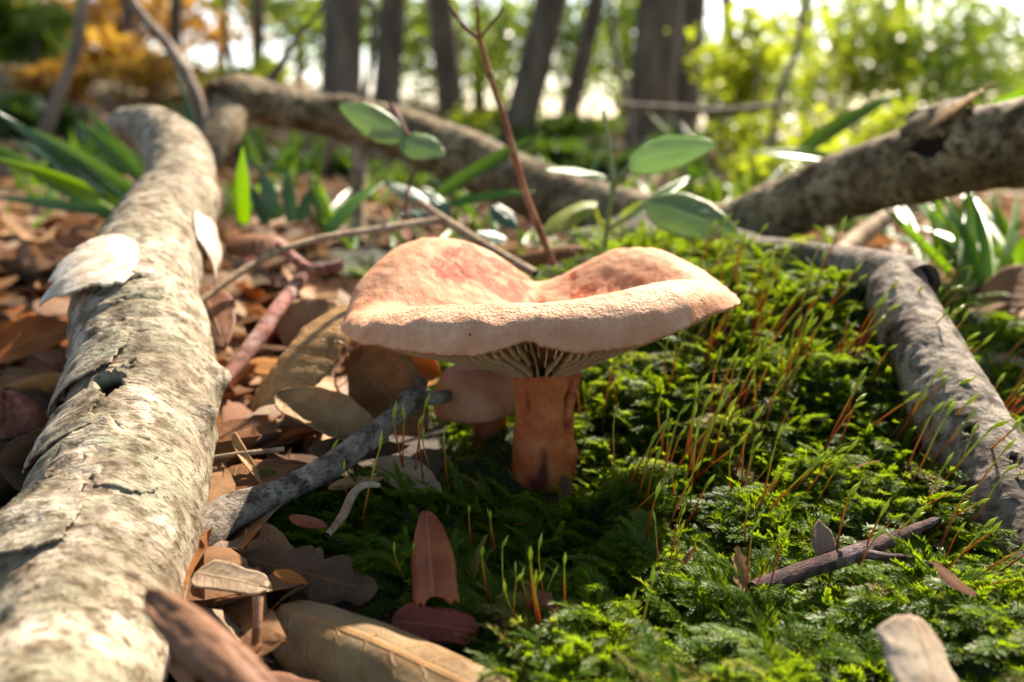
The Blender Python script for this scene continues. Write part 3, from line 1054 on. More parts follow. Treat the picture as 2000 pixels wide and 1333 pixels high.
bl2 = ze2.copy(); bl2[:NS2] = np.linspace(1.4, -.3, NS2)[:, None].clip(0, 1)
link('cap', np_mesh('cap', V2 - base2, grid_faces(V2.shape[0], NT2, True), attrs=dict(blotch=bl2)), MT['cap_small'], small)
g = tube_grid([[sx + .003, sy, zs_rim + .001, .0042], [sx + .0035, sy, zs_rim - .008, .0044], [sx + .0035, sy, -.004, .005]], 40, 40, (0, 1, 0), lambda g: fbm(g['V0'] * 300, 3, 7) * .0005)
link('stem', tube_mesh('stem', g, base2, dict(dark=np.full((40, 40), .35))), MT['stipe'], small)

# ------------------------------------------------------------------ moss
def shoot_proto(seed, L=.009, side=0):
    """one moss shoot: an arching axis set with narrow pointed leaves; fronds carry side branches in two rows"""
    r = np.random.default_rng(seed)
    V, F, tp = [], [], []

    def axis_(p0, az, el0, el1, length, K, lw, t0, t1):
        p = np.array(p0, float)
        nodes = []
        for k in range(K):
            t = k / (K - 1)
            el = el0 + (el1 - el0) * t ** .8
            d = np.array([math.cos(az) * math.cos(el), math.sin(az) * math.cos(el), math.sin(el)])
            nodes.append((p.copy(), d, t))
            p = p + d * length / (K - 1)
        for k, (q, d, t) in enumerate(nodes):
            sd = unit(np.cross(d, (0, 0, 1.0)) + 1e-6)
            up = np.cross(sd, d)
            sz = lw * (.55 + .45 * math.sin(math.pi * min(1, .25 + t * .8))) * r.uniform(.75, 1.2)
            for sg in (-1, 1):
                op = r.uniform(.5, .95) * (1 - .5 * t)
                rollv = r.normal(.2, .5)
                out = sd * sg * math.cos(rollv) + up * math.sin(rollv)
                ld = unit(d * math.cos(op) + out * math.sin(op))
                wv = unit(np.cross(ld, up * .8 + out * .2)) * sz * .135
                tipv = q + ld * sz + up * sz * .14
                i0 = len(V)
                V.extend([q + wv + ld * sz * .1, tipv, q - wv + ld * sz * .1])
                F.append((i0, i0 + 1, i0 + 2))
                a = t0 + (t1 - t0) * t
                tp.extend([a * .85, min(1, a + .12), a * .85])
        return nodes
    el0, el1 = r.uniform(.95, 1.35), r.uniform(-.45, .35)
    if not side:
        axis_((0, 0, -.001), 0, el0, el1, L * r.uniform(.85, 1.15), 36, .0015, .15, .95)
    else:
        nd = axis_((0, 0, -.001), 0, el0, el1, L * r.uniform(1.1, 1.4), 26, .0011, .15, .95)
        for k in range(6, 25):
            q, d, t = nd[k]
            axis_(q, (1 if k % 2 else -1) * r.uniform(.75, 1.05), math.asin(d[2]) * .75 + r.uniform(-.15, .3), math.asin(d[2]) * .5 - .25, .0034 * (1.05 - .75 * t) * r.uniform(.8, 1.15), 7, .00085, .4 + .35 * t, .95)
    return np.array(V), np.array(F), np.array(tp)


protos = [shoot_proto(k, .0082 if k % 2 else .0070, side=1 if k % 3 == 0 else 0) for k in range(12)]


def build_moss():
    pts = []
    for (x0, x1, y0, y1, step, scl) in ((-.10, .13, .085, .235, .00175, 1.0), (-.08, .22, .235, .33, .0026, 1.2), (-.12, .30, .33, .48, .0052, 1.5)):
        nx, ny = int((x1 - x0) / step), int((y1 - y0) / step)
        gx_, gy_ = np.meshgrid(np.arange(nx), np.arange(ny), indexing='ij')
        x = x0 + (gx_.ravel() + rng.uniform(0, 1, gx_.size)) * step
        y = y0 + (gy_.ravel() + rng.uniform(0, 1, gx_.size)) * step
        # keep what the frame (with a margin) can show
        keep = in_poly(x, y) & (np.abs(x) < .10 + y * .75)
        keep &= np.hypot(x - MX, y - .1965) > .0068
        x, y = x[keep], y[keep]
        pts.append(np.stack([x, y, np.full(x.size, scl)], 1))
    pts = np.vstack(pts)
    # loose fringe outside the edge
    z = H(pts[:, 0], pts[:, 1])
    n = len(pts)
    tint = np.clip(.42 + fbm(np.stack([pts[:, 0] * 60, pts[:, 1] * 60, z * 0], -1), 3, 31) * 1.0 + rng.normal(0, .13, n), 0, .93)
    dry = (rng.uniform(0, 1, n) < .03 + .5 * sstep(.16, .26, fbm(np.stack([pts[:, 0] * 38, pts[:, 1] * 38, z * 0], -1), 3, 43)))
    tint = np.where(dry, 1.0, tint)
    flow = fbm(np.stack([pts[:, 0] * 45, pts[:, 1] * 45, z * 0], -1), 2, 37) * 6.0
    az = -1.9 + flow + rng.normal(0, .9, n)
    sc_ = pts[:, 2] * rng.uniform(.6, 1.45, n)
    low = (np.hypot((pts[:, 0] - MX) / .0105, (pts[:, 1] - .192) / .013) < 1) | (np.hypot((pts[:, 0] + .0055) / .0105, (pts[:, 1] - .202) / .018) < 1)
    sc_ = np.where(low, sc_ * .42, sc_)
    pid = rng.integers(0, len(protos), n)
    AV, AF, AT, AP = [], [], [], []
    off = 0
    for k, (V_, F_, T_) in enumerate(protos):
        m = pid == k
        c_, s_ = np.cos(az[m]), np.sin(az[m])
        tl = rng.normal(0, .22, m.sum())
        Lx = V_[None, :, 0] * np.cos(tl)[:, None] + V_[None, :, 2] * np.sin(tl)[:, None]
        Lz = -V_[None, :, 0] * np.sin(tl)[:, None] + V_[None, :, 2] * np.cos(tl)[:, None]
        Ly = np.broadcast_to(V_[None, :, 1], Lx.shape)
        S_ = sc_[m][:, None]
        wx = pts[m, 0][:, None] + (Lx * c_[:, None] - Ly * s_[:, None]) * S_
        wy = pts[m, 1][:, None] + (Lx * s_[:, None] + Ly * c_[:, None]) * S_
        wz = z[m][:, None] + Lz * S_
        AV.append(np.stack([wx, wy, wz], -1).reshape(-1, 3))
        nn, nv_ = wx.shape
        AF.append((F_[None] + (np.arange(nn) * nv_)[:, None, None]).reshape(-1, 3) + off)
        off += nn * nv_
        AT.append(np.repeat(tint[m], nv_)); AP.append(np.tile(T_, nn))
    V_ = np.vstack(AV)
    F_ = np.vstack(AF)
    print('moss shoots', n, 'faces', len(F_))
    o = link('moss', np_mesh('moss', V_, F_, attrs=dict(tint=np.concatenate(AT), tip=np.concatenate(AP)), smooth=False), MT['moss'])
    o['kind'] = 'stuff'
    o['label'] = 'feathery bright green moss carpet round the mushrooms'
    o['category'] = 'moss'


build_moss()

# ------------------------------------------------------------------ sporophytes (stalks with pointed capsules)
spv = []
for k in range(8):
    hh = .0125
    r = np.random.default_rng(100 + k)
    cx, cy = r.normal(0, .0011, 2)
    pts = [[0, 0, -.002, .00015], [cx * .3, cy * .3, hh * .35, .00015], [cx * .9, cy * .9, hh * .75, .00014], [cx * 1.2 + .0002, cy * 1.2, hh, .00013]]
    g = tube_grid(pts, 12, 5, (0, 1, 0))
    me_s = tube_mesh('moss_sporophyte', g, (0, 0, 0))
    e = np.array(pts[-1][:3]); d = unit(e - np.array(pts[-2][:3]) + r.normal(0, .0008, 3))
    Lc = r.uniform(.0022, .0030)
    cp = [np.r_[e - d * .0002, .00012], np.r_[e + d * Lc * .25, .00028], np.r_[e + d * Lc * .5, .00032], np.r_[e + d * Lc * .72, .00018], np.r_[e + d * Lc, .00004]]
    g = tube_grid(cp, 12, 7, (0, 1, 0))
    me_c = tube_mesh('capsule', g, (0, 0, 0))
    me_s.materials.append(MT['seta']); me_c.materials.append(MT['capsule'])
    spv.append((me_s, me_c))
zones = [((1110, 560, 1480, 780), 44, 'orange moss stalk with green pointed tip on the sunny bank behind the large mushroom', 'moss stalks behind the mushroom'),
         ((1440, 545, 1800, 930), 88, 'orange moss stalk with green pointed tip on the bank beside the crooked grey branch', 'moss stalks beside the grey branch'),
         ((1130, 780, 1450, 1010), 40, 'thin moss stalk rising beside the stem of the large mushroom', 'moss stalks beside the stem'),
         ((870, 985, 1330, 1330), 28, 'thin dark moss stalk in the shaded moss before the mushroom', 'moss stalks in the shaded moss'),
         ((1450, 900, 2000, 1320), 60, 'orange moss stalk leaning over by the short dark twig', 'moss stalks by the dark twig'),
         ((600, 975, 870, 1180), 12, 'thin moss stalk at the edge of the dead leaves', 'moss stalks at the edge of the leaves'),
         ((1880, 720, 2010, 900), 12, 'yellowish moss stalk on the far side of the crooked grey branch', 'moss stalks beyond the grey branch')]
for (x0, y0, x1, y1), n_, lab, grp in zones:
    made = 0
    tries = 0
    while made < n_ and tries < n_ * 12:
        tries += 1
        px, py = rng.uniform(x0, x1), rng.uniform(y0, y1)
        if made % 3 and made:      # stalks come in small clumps
            px, py = lastp[0] + rng.normal(0, 22), lastp[1] + rng.normal(0, 16)
        p = G(px, py)
        if not in_poly(p[:1], p[1:2])[0] or np.hypot(p[0] - MX, p[1] - .197) < .0075:
            continue
        lastp = (px, py)
        ms_, mc_ = spv[int(rng.integers(0, 8))]
        o = link('moss_sporophyte', ms_, None)
        p[2] = float(H(p[0], p[1])) + .001
        o.location = p
        lean = np.clip((px - 1080) / 900, -.1, 1) * R(40) + rng.normal(0, R(9))
        o.rotation_euler = (rng.normal(R(2), R(10)), lean, rng.uniform(-.4, .4))
        sc_ = rng.uniform(.95, 1.55) * (.72 if p[1] < .15 else (.9 if p[1] < .18 else (1.0 if p[1] < .3 else 1.15)))
        o.scale = (sc_, sc_, sc_)
        tag(o, lab, 'moss stalk', grp)
        link('capsule', mc_, None, o)
        made += 1

# ------------------------------------------------------------------ twigs
def twig(name, label, mat, pix, nlen=60, nseg=18, amp=.0004, ring=.0003, seed=1, subs=(), cat='twig', ref=(0, 0, -1)):
    o, g = branch(name, label, mat, pix, nlen, nseg, amp, ring, seed, cat=cat, ref=ref)
    for k, q in enumerate(subs):
        branch('side_twig', None, mat, q, 30, 12, amp * .7, ring * .7, seed + 3 + k, parent=o, ref=ref)
    return o


twig('twig', 'grey lichen-covered twig leaning from the thick branch up to the small mushroom', 'twig_grey',
     [(345, 1120, .146, 48), (390, 1050, .153, 42), (450, 1003, .161, 32), (560, 955, .171, 27), (660, 900, .181, 25), (745, 835, .191, 21), (800, 782, .199, 19), (824, 742, .204, 13)], 200, 36, .0008, .0005, 51,
     [[(805, 772, .2, 15), (835, 778, .204, 14), (872, 775, .21, 12)]])
twig('twig', 'long thin tan twig arching from the thick branch behind the mushroom', 'twig_tan', [(352, 622, .235, 6), (430, 560, .248, 7), (520, 502, .263, 7), (620, 468, .277, 7), (740, 448, .29, 7), (862, 430, .30, 8)], 120, 12, .0002, .0001, 53)
twig('twig', 'straight tan twig slanting down behind the hump of the large cap', 'twig_tan', [(815, 393, .315, 8), (870, 432, .305, 9), (950, 482, .295, 10), (1045, 535, .28, 9)], 80, 12, .0002, .0001, 55)
twig('twig', 'straight reddish stick poking out beside the thick pale branch', 'twig_red', [(420, 765, .215, 15), (500, 665, .238, 16), (545, 600, .252, 15), (592, 540, .27, 13)], 90, 16, .0003, .0002, 57)
twig('twig', 'crooked reddish twig lying under the long tan twig', 'twig_red', [(545, 480, .30, 9), (580, 510, .29, 10), (612, 528, .285, 11), (670, 518, .285, 10)], 60, 12, .0003, .0002, 59)
twig('twig', 'short dark purplish twig lying on the moss with a thin side shoot', 'twig_dark',
     [(1470, 1152, .137, 17), (1560, 1118, .142, 19), (1640, 1092, .146, 20), (1720, 1062, .151, 16), (1800, 1028, .156, 10), (1830, 1015, .158, 6)], 120, 22, .0005, .0006, 61,
     [[(1680, 1080, .148, 9), (1730, 1088, .147, 8), (1780, 1092, .147, 6), (1822, 1106, .146, 4)]])
twig('plant_stem', 'thin rust-red bare stem rising behind the mushroom and forking at the top', 'stem_red',
     [(1082, 520, .272, 7), (1058, 460, .273, 7), (1030, 390, .275, 7), (1008, 315, .277, 7), (985, 235, .28, 7), (958, 150, .283, 6), (937, 75, .286, 6)], 100, 10, .00012, .0001, 63,
     [[(938, 78, .286, 4), (905, 50, .287, 4), (880, 14, .288, 3)], [(937, 76, .286, 4), (933, 20, .287, 3), (928, -40, .288, 3)], [(938, 76, .286, 3), (958, 50, .288, 3), (985, 15, .29, 3)]], 'plant stem', (0, -1, 0))
twig('twig', 'brown wrinkled stalk curling out of the moss by the grey twig', 'twig_tan', [(640, 1045, .153, 6), (668, 1010, .157, 8), (690, 965, .161, 8), (712, 948, .164, 7), (740, 948, .166, 5)], 50, 12, .0003, .0002, 65)
twig('twig', 'small upright rusty stick among the dark leaves', 'stem_red', [(500, 1262, .122, 11), (503, 1210, .124, 11), (504, 1165, .126, 12)], 30, 12, .0003, .0002, 67, ref=(0, -1, 0))
twig('twig', 'brown branch crossing in the grass beneath the rising arm', 'twig_tan', [(1640, 500, .40, 20), (1680, 462, .42, 20), (1740, 420, .44, 16), (1800, 380, .46, 14)], 40, 14, .0005, .0003, 69)
twig('twig', 'pale straw lying on brown leaves beside the grey twig', 'twig_tan', [(392, 898, .178, 4), (460, 888, .18, 5), (555, 878, .183, 5)], 30, 8, .0001, .0001, 71)
twig('twig', 'thin curved twig in the dark moss at the foot of the large mushroom', 'twig_red', [(1010, 1308, .119, 5), (1090, 1312, .119, 5), (1170, 1300, .12, 5), (1250, 1292, .121, 4)], 40, 8, .0002, .0002, 73)

# ------------------------------------------------------------------ single dead leaves that can be told apart
def dl(label, mat, b, t, w_px, nrm=UP, kind='beech', name='dead_leaf', cat='leaf', **kw):
    p0, p1 = P(*b), P(*t)
    dep = ((p0 + p1) / 2 - CAM) @ _f
    return put_leaf(name, label, cat, mat, p0, p1, nrm, w_px * dep / FPX, kind=kind, **kw)


dl('tan beech leaf standing curled between the red stick and the large cap', 'leaf_tan', (505, 795, .203), (690, 590, .230), 175, (-.45, -.55, .75), bend=.7, roll=-1.1, seed=1, nu=40, nv=21)
dl('olive curled leaf folded under the tan beech leaf', 'leaf_olive', (540, 770, .203), (760, 862, .190), 130, (.1, -.5, .8), bend=-.5, roll=1.2, seed=2, nu=40, nv=21)
dl('dark olive upright leaf behind the tip of the grey twig', 'leaf_brown', (680, 690, .222), (830, 850, .207), 170, (.3, -.9, .3), bend=.4, roll=.9, seed=3, nu=36, nv=19)
dl('bright orange leaf glowing under the rim of the large cap', 'leaf_orange', (770, 700, .228), (860, 735, .222), 85, (.1, -.8, .6), bend=.4, roll=.5, seed=4)
dl('dry tan leaf leaning behind the curled beech leaf', 'leaf_pink', (560, 680, .25), (660, 590, .262), 120, (.1, -.6, .8), bend=.4, roll=.7, seed=5)
dl('pale greyish leaf lying on the moss edge by the small mushroom', 'leaf_grey', (735, 895, .184), (862, 962, .172), 82, (0, -.35, .9), bend=-.3, roll=.35, seed=6)
dl('small pale leaf half under the grey twig', 'leaf_tan', (640, 955, .172), (750, 935, .176), 36, (0, -.2, 1), bend=.2, roll=.2, seed=7)
dl('large olive-tan leaf with clear veins rolled over at the foot of the moss', 'leaf_olive', (545, 1185, .132), (985, 1375, .108), 290, (-.06, -.30, .95), kind='torn', bend=.22, roll=-1.7, seed=8, nu=56, nv=37, jag=.06)
dl('dark wavy-edged leaf standing behind the large veined leaf', 'leaf_dark', (425, 1082, .148), (735, 1160, .136), 150, (0, -.55, .8), kind='oak', bend=.2, roll=-.6, seed=9, nu=56, nv=23)
dl('red-brown leaf scrap on the moss behind the large veined leaf', 'leaf_red', (765, 1215, .128), (925, 1235, .126), 95, (0, -.45, .9), kind='torn', bend=.3, roll=.3, seed=10, jag=.2)
dl('glossy chestnut-coloured bud scale standing upright in the moss', 'scale', (832, 998, .147), (846, 1170, .129), 112, (-.05, -.9, .5), kind='wedge', name='bud_scale', cat='bud scale', bend=-.25, roll=-1.2, seed=11, jag=.10, nu=30, nv=17)
dl('pinkish-brown curled leaf beside the thick pale branch, very close', 'leaf_pink', (285, 1160, .096), (620, 1470, .082), 110, (-.15, -.35, .9), ruffle=.2, bend=.7, roll=-1.0, seed=12, nu=36, nv=17)
dl('pale pinkish leaf tip standing in the moss below the dark twig', 'leaf_pale', (1785, 1205, .107), (1850, 1450, .094), 210, (.35, -.8, .35), kind='torn', bend=.3, roll=-.6, seed=13)
dl('greyish leaf sunk in the moss by the crooked grey branch', 'leaf_brown', (1615, 800, .222), (1760, 822, .219), 76, (0, -.5, .9), bend=.3, roll=-.4, seed=14)
dl('rolled red-brown leaf piece touching the crooked grey branch', 'leaf_red', (1712, 812, .213), (1785, 812, .211), 30, (0, -.6, .8), kind='strip', bend=.1, roll=-2.2, seed=15)
dl('small translucent pale leaf tip standing in the moss by the dark twig', 'leaf_grey', (1610, 1095, .146), (1600, 1015, .15), 50, (.2, -1, .2), bend=.2, roll=.3, seed=16)
dl('tan crumpled leaf under the far side of the thick pale branch', 'leaf_tan', (10, 905, .205), (185, 775, .21), 125, (-.2, -.5, .8), bend=.6, roll=-1.0, seed=17, nu=36, nv=19)
dl('cream sunlit leaf curled up by the bright green blade', 'leaf_pink', (440, 480, .315), (575, 500, .31), 95, (.1, -.4, .9), bend=1.4, roll=-.7, seed=18)
dl('thin curled strip of dry leaf standing on the brown leaves', 'leaf_tan', (455, 845, .184), (520, 958, .172), 24, (.6, -.6, .4), kind='strip', bend=-.5, roll=.9, seed=19, twist=2.0)
dl('broad brown leaf lying flat between the thick branch and grey twig', 'leaf_brown', (395, 965, .172), (600, 905, .183), 120, (0, -.1, 1), bend=.15, roll=.25, seed=20, stalk=.008)
dl('pinkish leaf with a dark hole leaning on the thick branch', 'leaf_pink', (395, 560, .26), (440, 680, .235), 95, (.2, -.9, .4), bend=.4, roll=-.4, seed=21)
dl('ragged grey-brown leaf in the shade under the thick branch', 'leaf_grey', (380, 1120, .135), (520, 1150, .132), 85, (0, -.3, .9), kind='torn', bend=.2, roll=.4, seed=22, jag=.3)
dl('brown leaf with torn edge behind the base of the pale branch', 'leaf_brown', (400, 860, .19), (560, 835, .2), 75, (0, -.3, .9), bend=.3, roll=.5, seed=23)
dl('orange-brown leaf lit from behind in the moss under the arching branch', 'leaf_orange', (1470, 520, .325), (1570, 560, .31), 55, (.2, -.7, .7), bend=.5, roll=.5, seed=24)
dl('brown leaf lying behind the funnel of the large cap', 'leaf_brown', (1010, 505, .31), (1160, 490, .30), 60, (0, -.5, .8), bend=.5, roll=-.7, seed=25)
dl('small rust leaf lying in front of the thick branch by the upright stick', 'leaf_orange', (535, 1118, .136), (600, 1140, .133), 26, (0, -.4, .9), bend=.2, roll=.4, seed=26)
dl('vivid orange leaf on the litter beyond the thick pale branch', 'leaf_orange', (-20, 700, .26), (150, 640, .27), 130, (0, -.5, .8), bend=.4, roll=.5, seed=27)
dl('dull orange leaf overlapping the vivid orange one', 'leaf_orange', (-10, 770, .235), (140, 735, .24), 80, (0, -.4, .9), bend=.3, roll=-.5, seed=28)
dl('brown leaf standing on edge by the green blades beyond the grey branch', 'leaf_brown', (1900, 640, .30), (2010, 520, .32), 90, (-.2, -.9, .3), bend=.4, roll=.6, seed=29)
dl('pale flat leaf lying past the crooked grey branch', 'leaf_grey', (1880, 690, .25), (2040, 720, .24), 55, (0, -.2, 1), bend=.1, roll=.2, seed=30)
dl('dark curled leaf shading the gap under the olive leaf', 'leaf_dark', (600, 880, .185), (800, 870, .195), 80, (0, -.3, .9), bend=-.4, roll=.6, seed=31)
dl('small leaf-brown flake on the moss by the curling stalk', 'leaf_red', (565, 1010, .156), (640, 1030, .154), 34, (0, -.3, .9), bend=.3, roll=-.6, seed=32)

# bristly beech husk at the edge of the litter
hb = P(15, 850, .2)
hk = thing('beech_husk', 'reddish bristly seed husk by the tan crumpled leaf', 'seed husk', hb)
t_ = np.linspace(.02, np.pi - .02, 26)[:, None]; p_ = np.linspace(0, 2 * np.pi, 40, endpoint=False)[None]
rad = .0085 * (1 + .12 * np.cos(4 * p_))
hv = np.stack([rad * np.sin(t_) * np.cos(p_), rad * np.sin(t_) * np.sin(p_), 1.15 * rad * np.cos(t_) + 0 * p_], -1)
hv += unit(hv) * (fbm(hv * 500, 3, 4) * .002)[..., None]
link('shell', np_mesh('shell', hv, grid_faces(26, 40, True)), MT['husk'], hk)
bv, bf = [], []
for k in range(420):
    d = unit(rng.normal(0, 1, 3)); q = d * .0085
    e = q + unit(d + rng.normal(0, .5, 3)) * rng.uniform(.002, .005)
    w = unit(np.cross(d, rng.normal(0, 1, 3))) * .00016
    w2 = unit(np.cross(d, w)) * .00016
    i0 = len(bv)
    bv += [q + w, q - w, q + w2, e]
    bf += [(i0, i0 + 1, i0 + 3), (i0 + 1, i0 + 2, i0 + 3), (i0 + 2, i0, i0 + 3)]
bo = link('bristles', np_mesh('bristles', np.array(bv), np.array(bf)), MT['husk'], hk)
bo['kind'] = 'stuff'

# ------------------------------------------------------------------ leaf litter: single leaves near, mass beyond
lv = []
mats = ['leaf_tan', 'leaf_brown', 'leaf_pink', 'leaf_orange', 'leaf_red', 'leaf_brown', 'leaf_dark', 'leaf_grey', 'leaf_brown', 'leaf_tan', 'leaf_dark', 'leaf_pink']
for k in range(12):
    r = np.random.default_rng(300 + k)
    Pn, F, uv = leaf((-.5, 0, 0), (.5, 0, 0), UP, r.uniform(.5, .68), 'oak' if k in (4, 9) else 'beech', bend=r.uniform(-.7, .9), roll=r.uniform(-1.0, 1.2), ruffle=.09, nu=18, nv=9, seed=k + 40)
    me = np_mesh('dead_leaf', Pn, F, uv)
    me.materials.append(MT[mats[k]])
    lv.append(me)


def lay(px, py, lab, grp, tilt=.35, size=None, ki=None):
    p = G(px, py, H)
    if in_poly(p[:1], p[1:2])[0]:
        return False
    ki = int(rng.integers(0, 12)) if ki is None else ki
    me = lv[ki]
    word = ['tan', 'mid-brown', 'pinkish', 'orange', 'wavy-edged red-brown', 'mid-brown', 'dark brown', 'greyish', 'mid-brown', 'wavy-edged tan', 'dark brown', 'pinkish'][ki]
    lab = word + ' ' + lab
    o = link('dead_leaf', me, None)
    sz = size or rng.uniform(.020, .040)
    o.scale = (sz, sz, sz)
    o.location = (p[0], p[1], p[2] + rng.uniform(.0005, .007))
    o.rotation_euler = (rng.normal(0, tilt), rng.normal(0, tilt), rng.uniform(0, 6.28))
    m = o.modifiers.new('thickness', 'SOLIDIFY'); m.thickness = .01; m.offset = 0
    tag(o, lab, 'leaf', grp)
    return True


lz = [((390, 560, 600, 1000), 46, 'dead leaf in the litter between the thick pale branch and the mushrooms', 'litter leaves between branch and mushrooms', .35, None),
      ((380, 1160, 560, 1330), 8, 'dead leaf in the dark litter around the large veined leaf', 'litter leaves round the veined leaf', .3, (.016, .03)),
      ((-60, 560, 230, 1000), 34, 'dead leaf on the ground along the far side of the thick pale branch', 'litter leaves beyond the thick branch', .4, None),
      ((-60, 400, 270, 560), 34, 'dead leaf on the ground below the long iris blades', 'litter leaves below the iris blades', .45, None),
      ((400, 400, 1100, 530), 46, 'dead leaf on the ground behind the long tan twig', 'litter leaves behind the tan twig', .45, None),
      ((1780, 440, 2060, 690), 12, 'dead leaf among the green blades beyond the grey branch', 'litter leaves among the blades', .45, None),
      ((230, 1180, 480, 1420), 10, 'dead leaf in the shade at the foot of the thick branch', 'litter leaves at the foot of the branch', .25, (.015, .026))]
for (x0, y0, x1, y1), n_, lab, grp, tl, szr in lz:
    made = 0; tr = 0
    while made < n_ and tr < n_ * 8:
        tr += 1
        if lay(rng.uniform(x0, x1), rng.uniform(y0, y1), lab, grp, tl, rng.uniform(*szr) if szr else None):
            made += 1

for k in range(12):
    lay(rng.uniform(-50, 150), rng.uniform(590, 760), 'dead leaf in the bright patch beyond the thick pale branch', 'orange leaves beyond the thick branch', .45, rng.uniform(.022, .034), 3)

for k in range(16):                      # crumbs caught in the moss
    p = G(rng.uniform(720, 1900), rng.uniform(900, 1300))
    if not in_poly(p[:1], p[1:2])[0] or np.hypot(p[0] - MX, p[1] - .197) < .012:
        continue
    o = link('leaf_flake', lv[int(rng.choice([1, 4, 6, 9]))], None)
    sz = rng.uniform(.004, .009)
    o.scale = (sz, sz * rng.uniform(.4, .9), sz)
    o.location = (p[0], p[1], float(H(p[0], p[1])) + rng.uniform(.004, .007))
    o.rotation_euler = (rng.normal(0, .5), rng.normal(0, .5), rng.uniform(0, 6.28))
    tag(o, 'tiny brown leaf crumb caught in the green moss', 'leaf crumb', 'leaf crumbs caught in the moss')


def litter_mass():
    AV, AF, AT = [], [], []
    off = 0
    bl = []
    for k in range(8):
        Pn, F, uv = leaf((-.5, 0, 0), (.5, 0, 0), UP, rng.uniform(.5, .68), bend=rng.uniform(-.8, 1.0), roll=rng.uniform(-1, 1.2), ruffle=.1, nu=7, nv=5, seed=k + 80)
        bl.append((Pn.reshape(-1, 3), F))
    rad = np.concatenate([rng.uniform(.13, .5, 1900), rng.uniform(.45, 1.5, 5200), rng.uniform(1.4, 5.5, 9000)])
    an = rng.uniform(-.85, .85, rad.size)
    x, y = rad * np.sin(an), rad * np.cos(an)
    keep = ~(in_poly(x, y) | in_poly(x + .012, y) | in_poly(x, y - .012)) & (np.hypot(x + .02, y - .215) > .03) & ~((x > -.01) & (y < .5) & (x < .13))
    x, y = x[keep], y[keep]
    z = H(x, y)
    k_ = rng.integers(0, 8, x.size)
    for k, (V_, F_) in enumerate(bl):
        for i in np.nonzero(k_ == k)[0]:
            s_ = rng.uniform(.018, .042) * (1 + .35 * min(1, y[i] / 2))
            a = rng.uniform(0, 6.28)
            M_ = np.array(Matrix.Rotation(a, 3, 'Z') @ Matrix.Rotation(rng.normal(0, .4), 3, 'X') @ Matrix.Rotation(rng.normal(0, .4), 3, 'Y'))
            AV.append(V_ @ M_.T * s_ + (x[i], y[i], z[i] + rng.uniform(-.002, .004)))
            AF.append(F_ + off); off += len(V_)
            AT.append(np.full(len(V_), rng.uniform(0, 1)))
    o = link('leaf_litter', np_mesh('leaf_litter', np.vstack(AV), np.vstack(AF), attrs=dict(tint=np.concatenate(AT))), MT['litter'])
    o['kind'] = 'stuff'
    o['label'] = 'brown and orange fallen leaves covering the forest floor'
    o['category'] = 'leaf litter'


litter_mass()

# ------------------------------------------------------------------ green plants close behind
def plant(label, cat, pos, name='plant', group=None):
    return thing(name, label, cat, pos, group)


def add_leaf(par, mat, b, t, w_px, nrm, kind='ellipse', nm='leaf', **kw):
    p0, p1 = P(*b), P(*t)
    dep = ((p0 + p1) / 2 - CAM) @ _f
    kw.setdefault('ruffle', .06)
    return put_leaf(nm, None, None, mat, p0, p1, nrm, w_px * dep / FPX, parent=par, kind=kind, thick=.0002, **kw)


def add_stem(par, mat, pix, nm='stem'):
    branch(nm, None, mat, pix, 40, 9, .00008, 0, 5, parent=par, ref=(0, -1, 0))


pl = plant('leafy green seedling with oval leaves behind the large cap', 'seedling', P(1180, 500, .30), 'seedling')
add_stem(pl, 'stem_green', [(1180, 500, .30, 5), (1186, 440, .302, 5), (1196, 365, .305, 5), (1190, 290, .308, 4), (1178, 215, .31, 4)])
add_stem(pl, 'stem_green', [(1196, 375, .305, 4), (1212, 345, .305, 4), (1232, 315, .305, 3)], 'leaf_stalk')
add_stem(pl, 'stem_green', [(1186, 450, .302, 4), (1225, 425, .30, 4), (1270, 400, .298, 4)], 'leaf_stalk')
add_stem(pl, 'honey_y', [(1186, 448, .302, 4), (1170, 430, .301, 5), (1160, 395, .30, 4)], 'leaf_stalk')
add_leaf(pl, 'honey', (1225, 322, .305), (1402, 283, .29), 74, (.1, -.9, .4), bend=.7, roll=-.35, seed=50)
add_leaf(pl, 'honey', (1190, 348, .305), (1062, 333, .29), 44, (-.1, -.5, .85), bend=.3, roll=-.3, seed=51)
add_leaf(pl, 'honey_y', (1165, 395, .30), (1052, 465, .285), 52, (-.1, -.6, .7), bend=.5, roll=-.5, seed=52)
add_leaf(pl, 'honey', (1262, 395, .298), (1445, 462, .28), 96, (.1, -.9, .4), bend=.45, roll=-.4, seed=53)
add_leaf(pl, 'blade', (1225, 430, .31), (1350, 345, .34), 24, (.1, -.8, .5), bend=.2, roll=.2, seed=54)

pl = plant('seedling with two soft oval leaves behind the hump of the cap', 'seedling', P(800, 440, .31), 'seedling')
add_stem(pl, 'twig_red', [(808, 440, .305, 4), (792, 410, .305, 4), (800, 360, .305, 4), (815, 315, .305, 4), (800, 272, .305, 4), (762, 200, .31, 5)])
add_leaf(pl, 'honey', (790, 272, .305), (662, 205, .30), 66, (-.1, -.9, .4), bend=.5, roll=-.35, seed=55)
add_leaf(pl, 'honey', (782, 272, .305), (870, 305, .295), 62, (.1, -.9, .45), bend=.25, roll=-.3, seed=56)
pl = plant('low cluster of small bluish leaves under the arching branch', 'seedling', P(830, 470, .33), 'seedling')
for k, (b, t, w) in enumerate([((840, 400, .33), (752, 358, .33), 40), ((850, 420, .33), (775, 420, .325), 34), ((870, 410, .33), (820, 375, .335), 38), ((960, 400, .33), (1010, 450, .325), 44), ((990, 470, .33), (930, 455, .325), 34),
                               ((860, 430, .325), (870, 395, .33), 38)]):
    add_leaf(pl, 'bluish', b, t, w, (0, -.6, .8), bend=.3, roll=-.4, seed=57 + k)


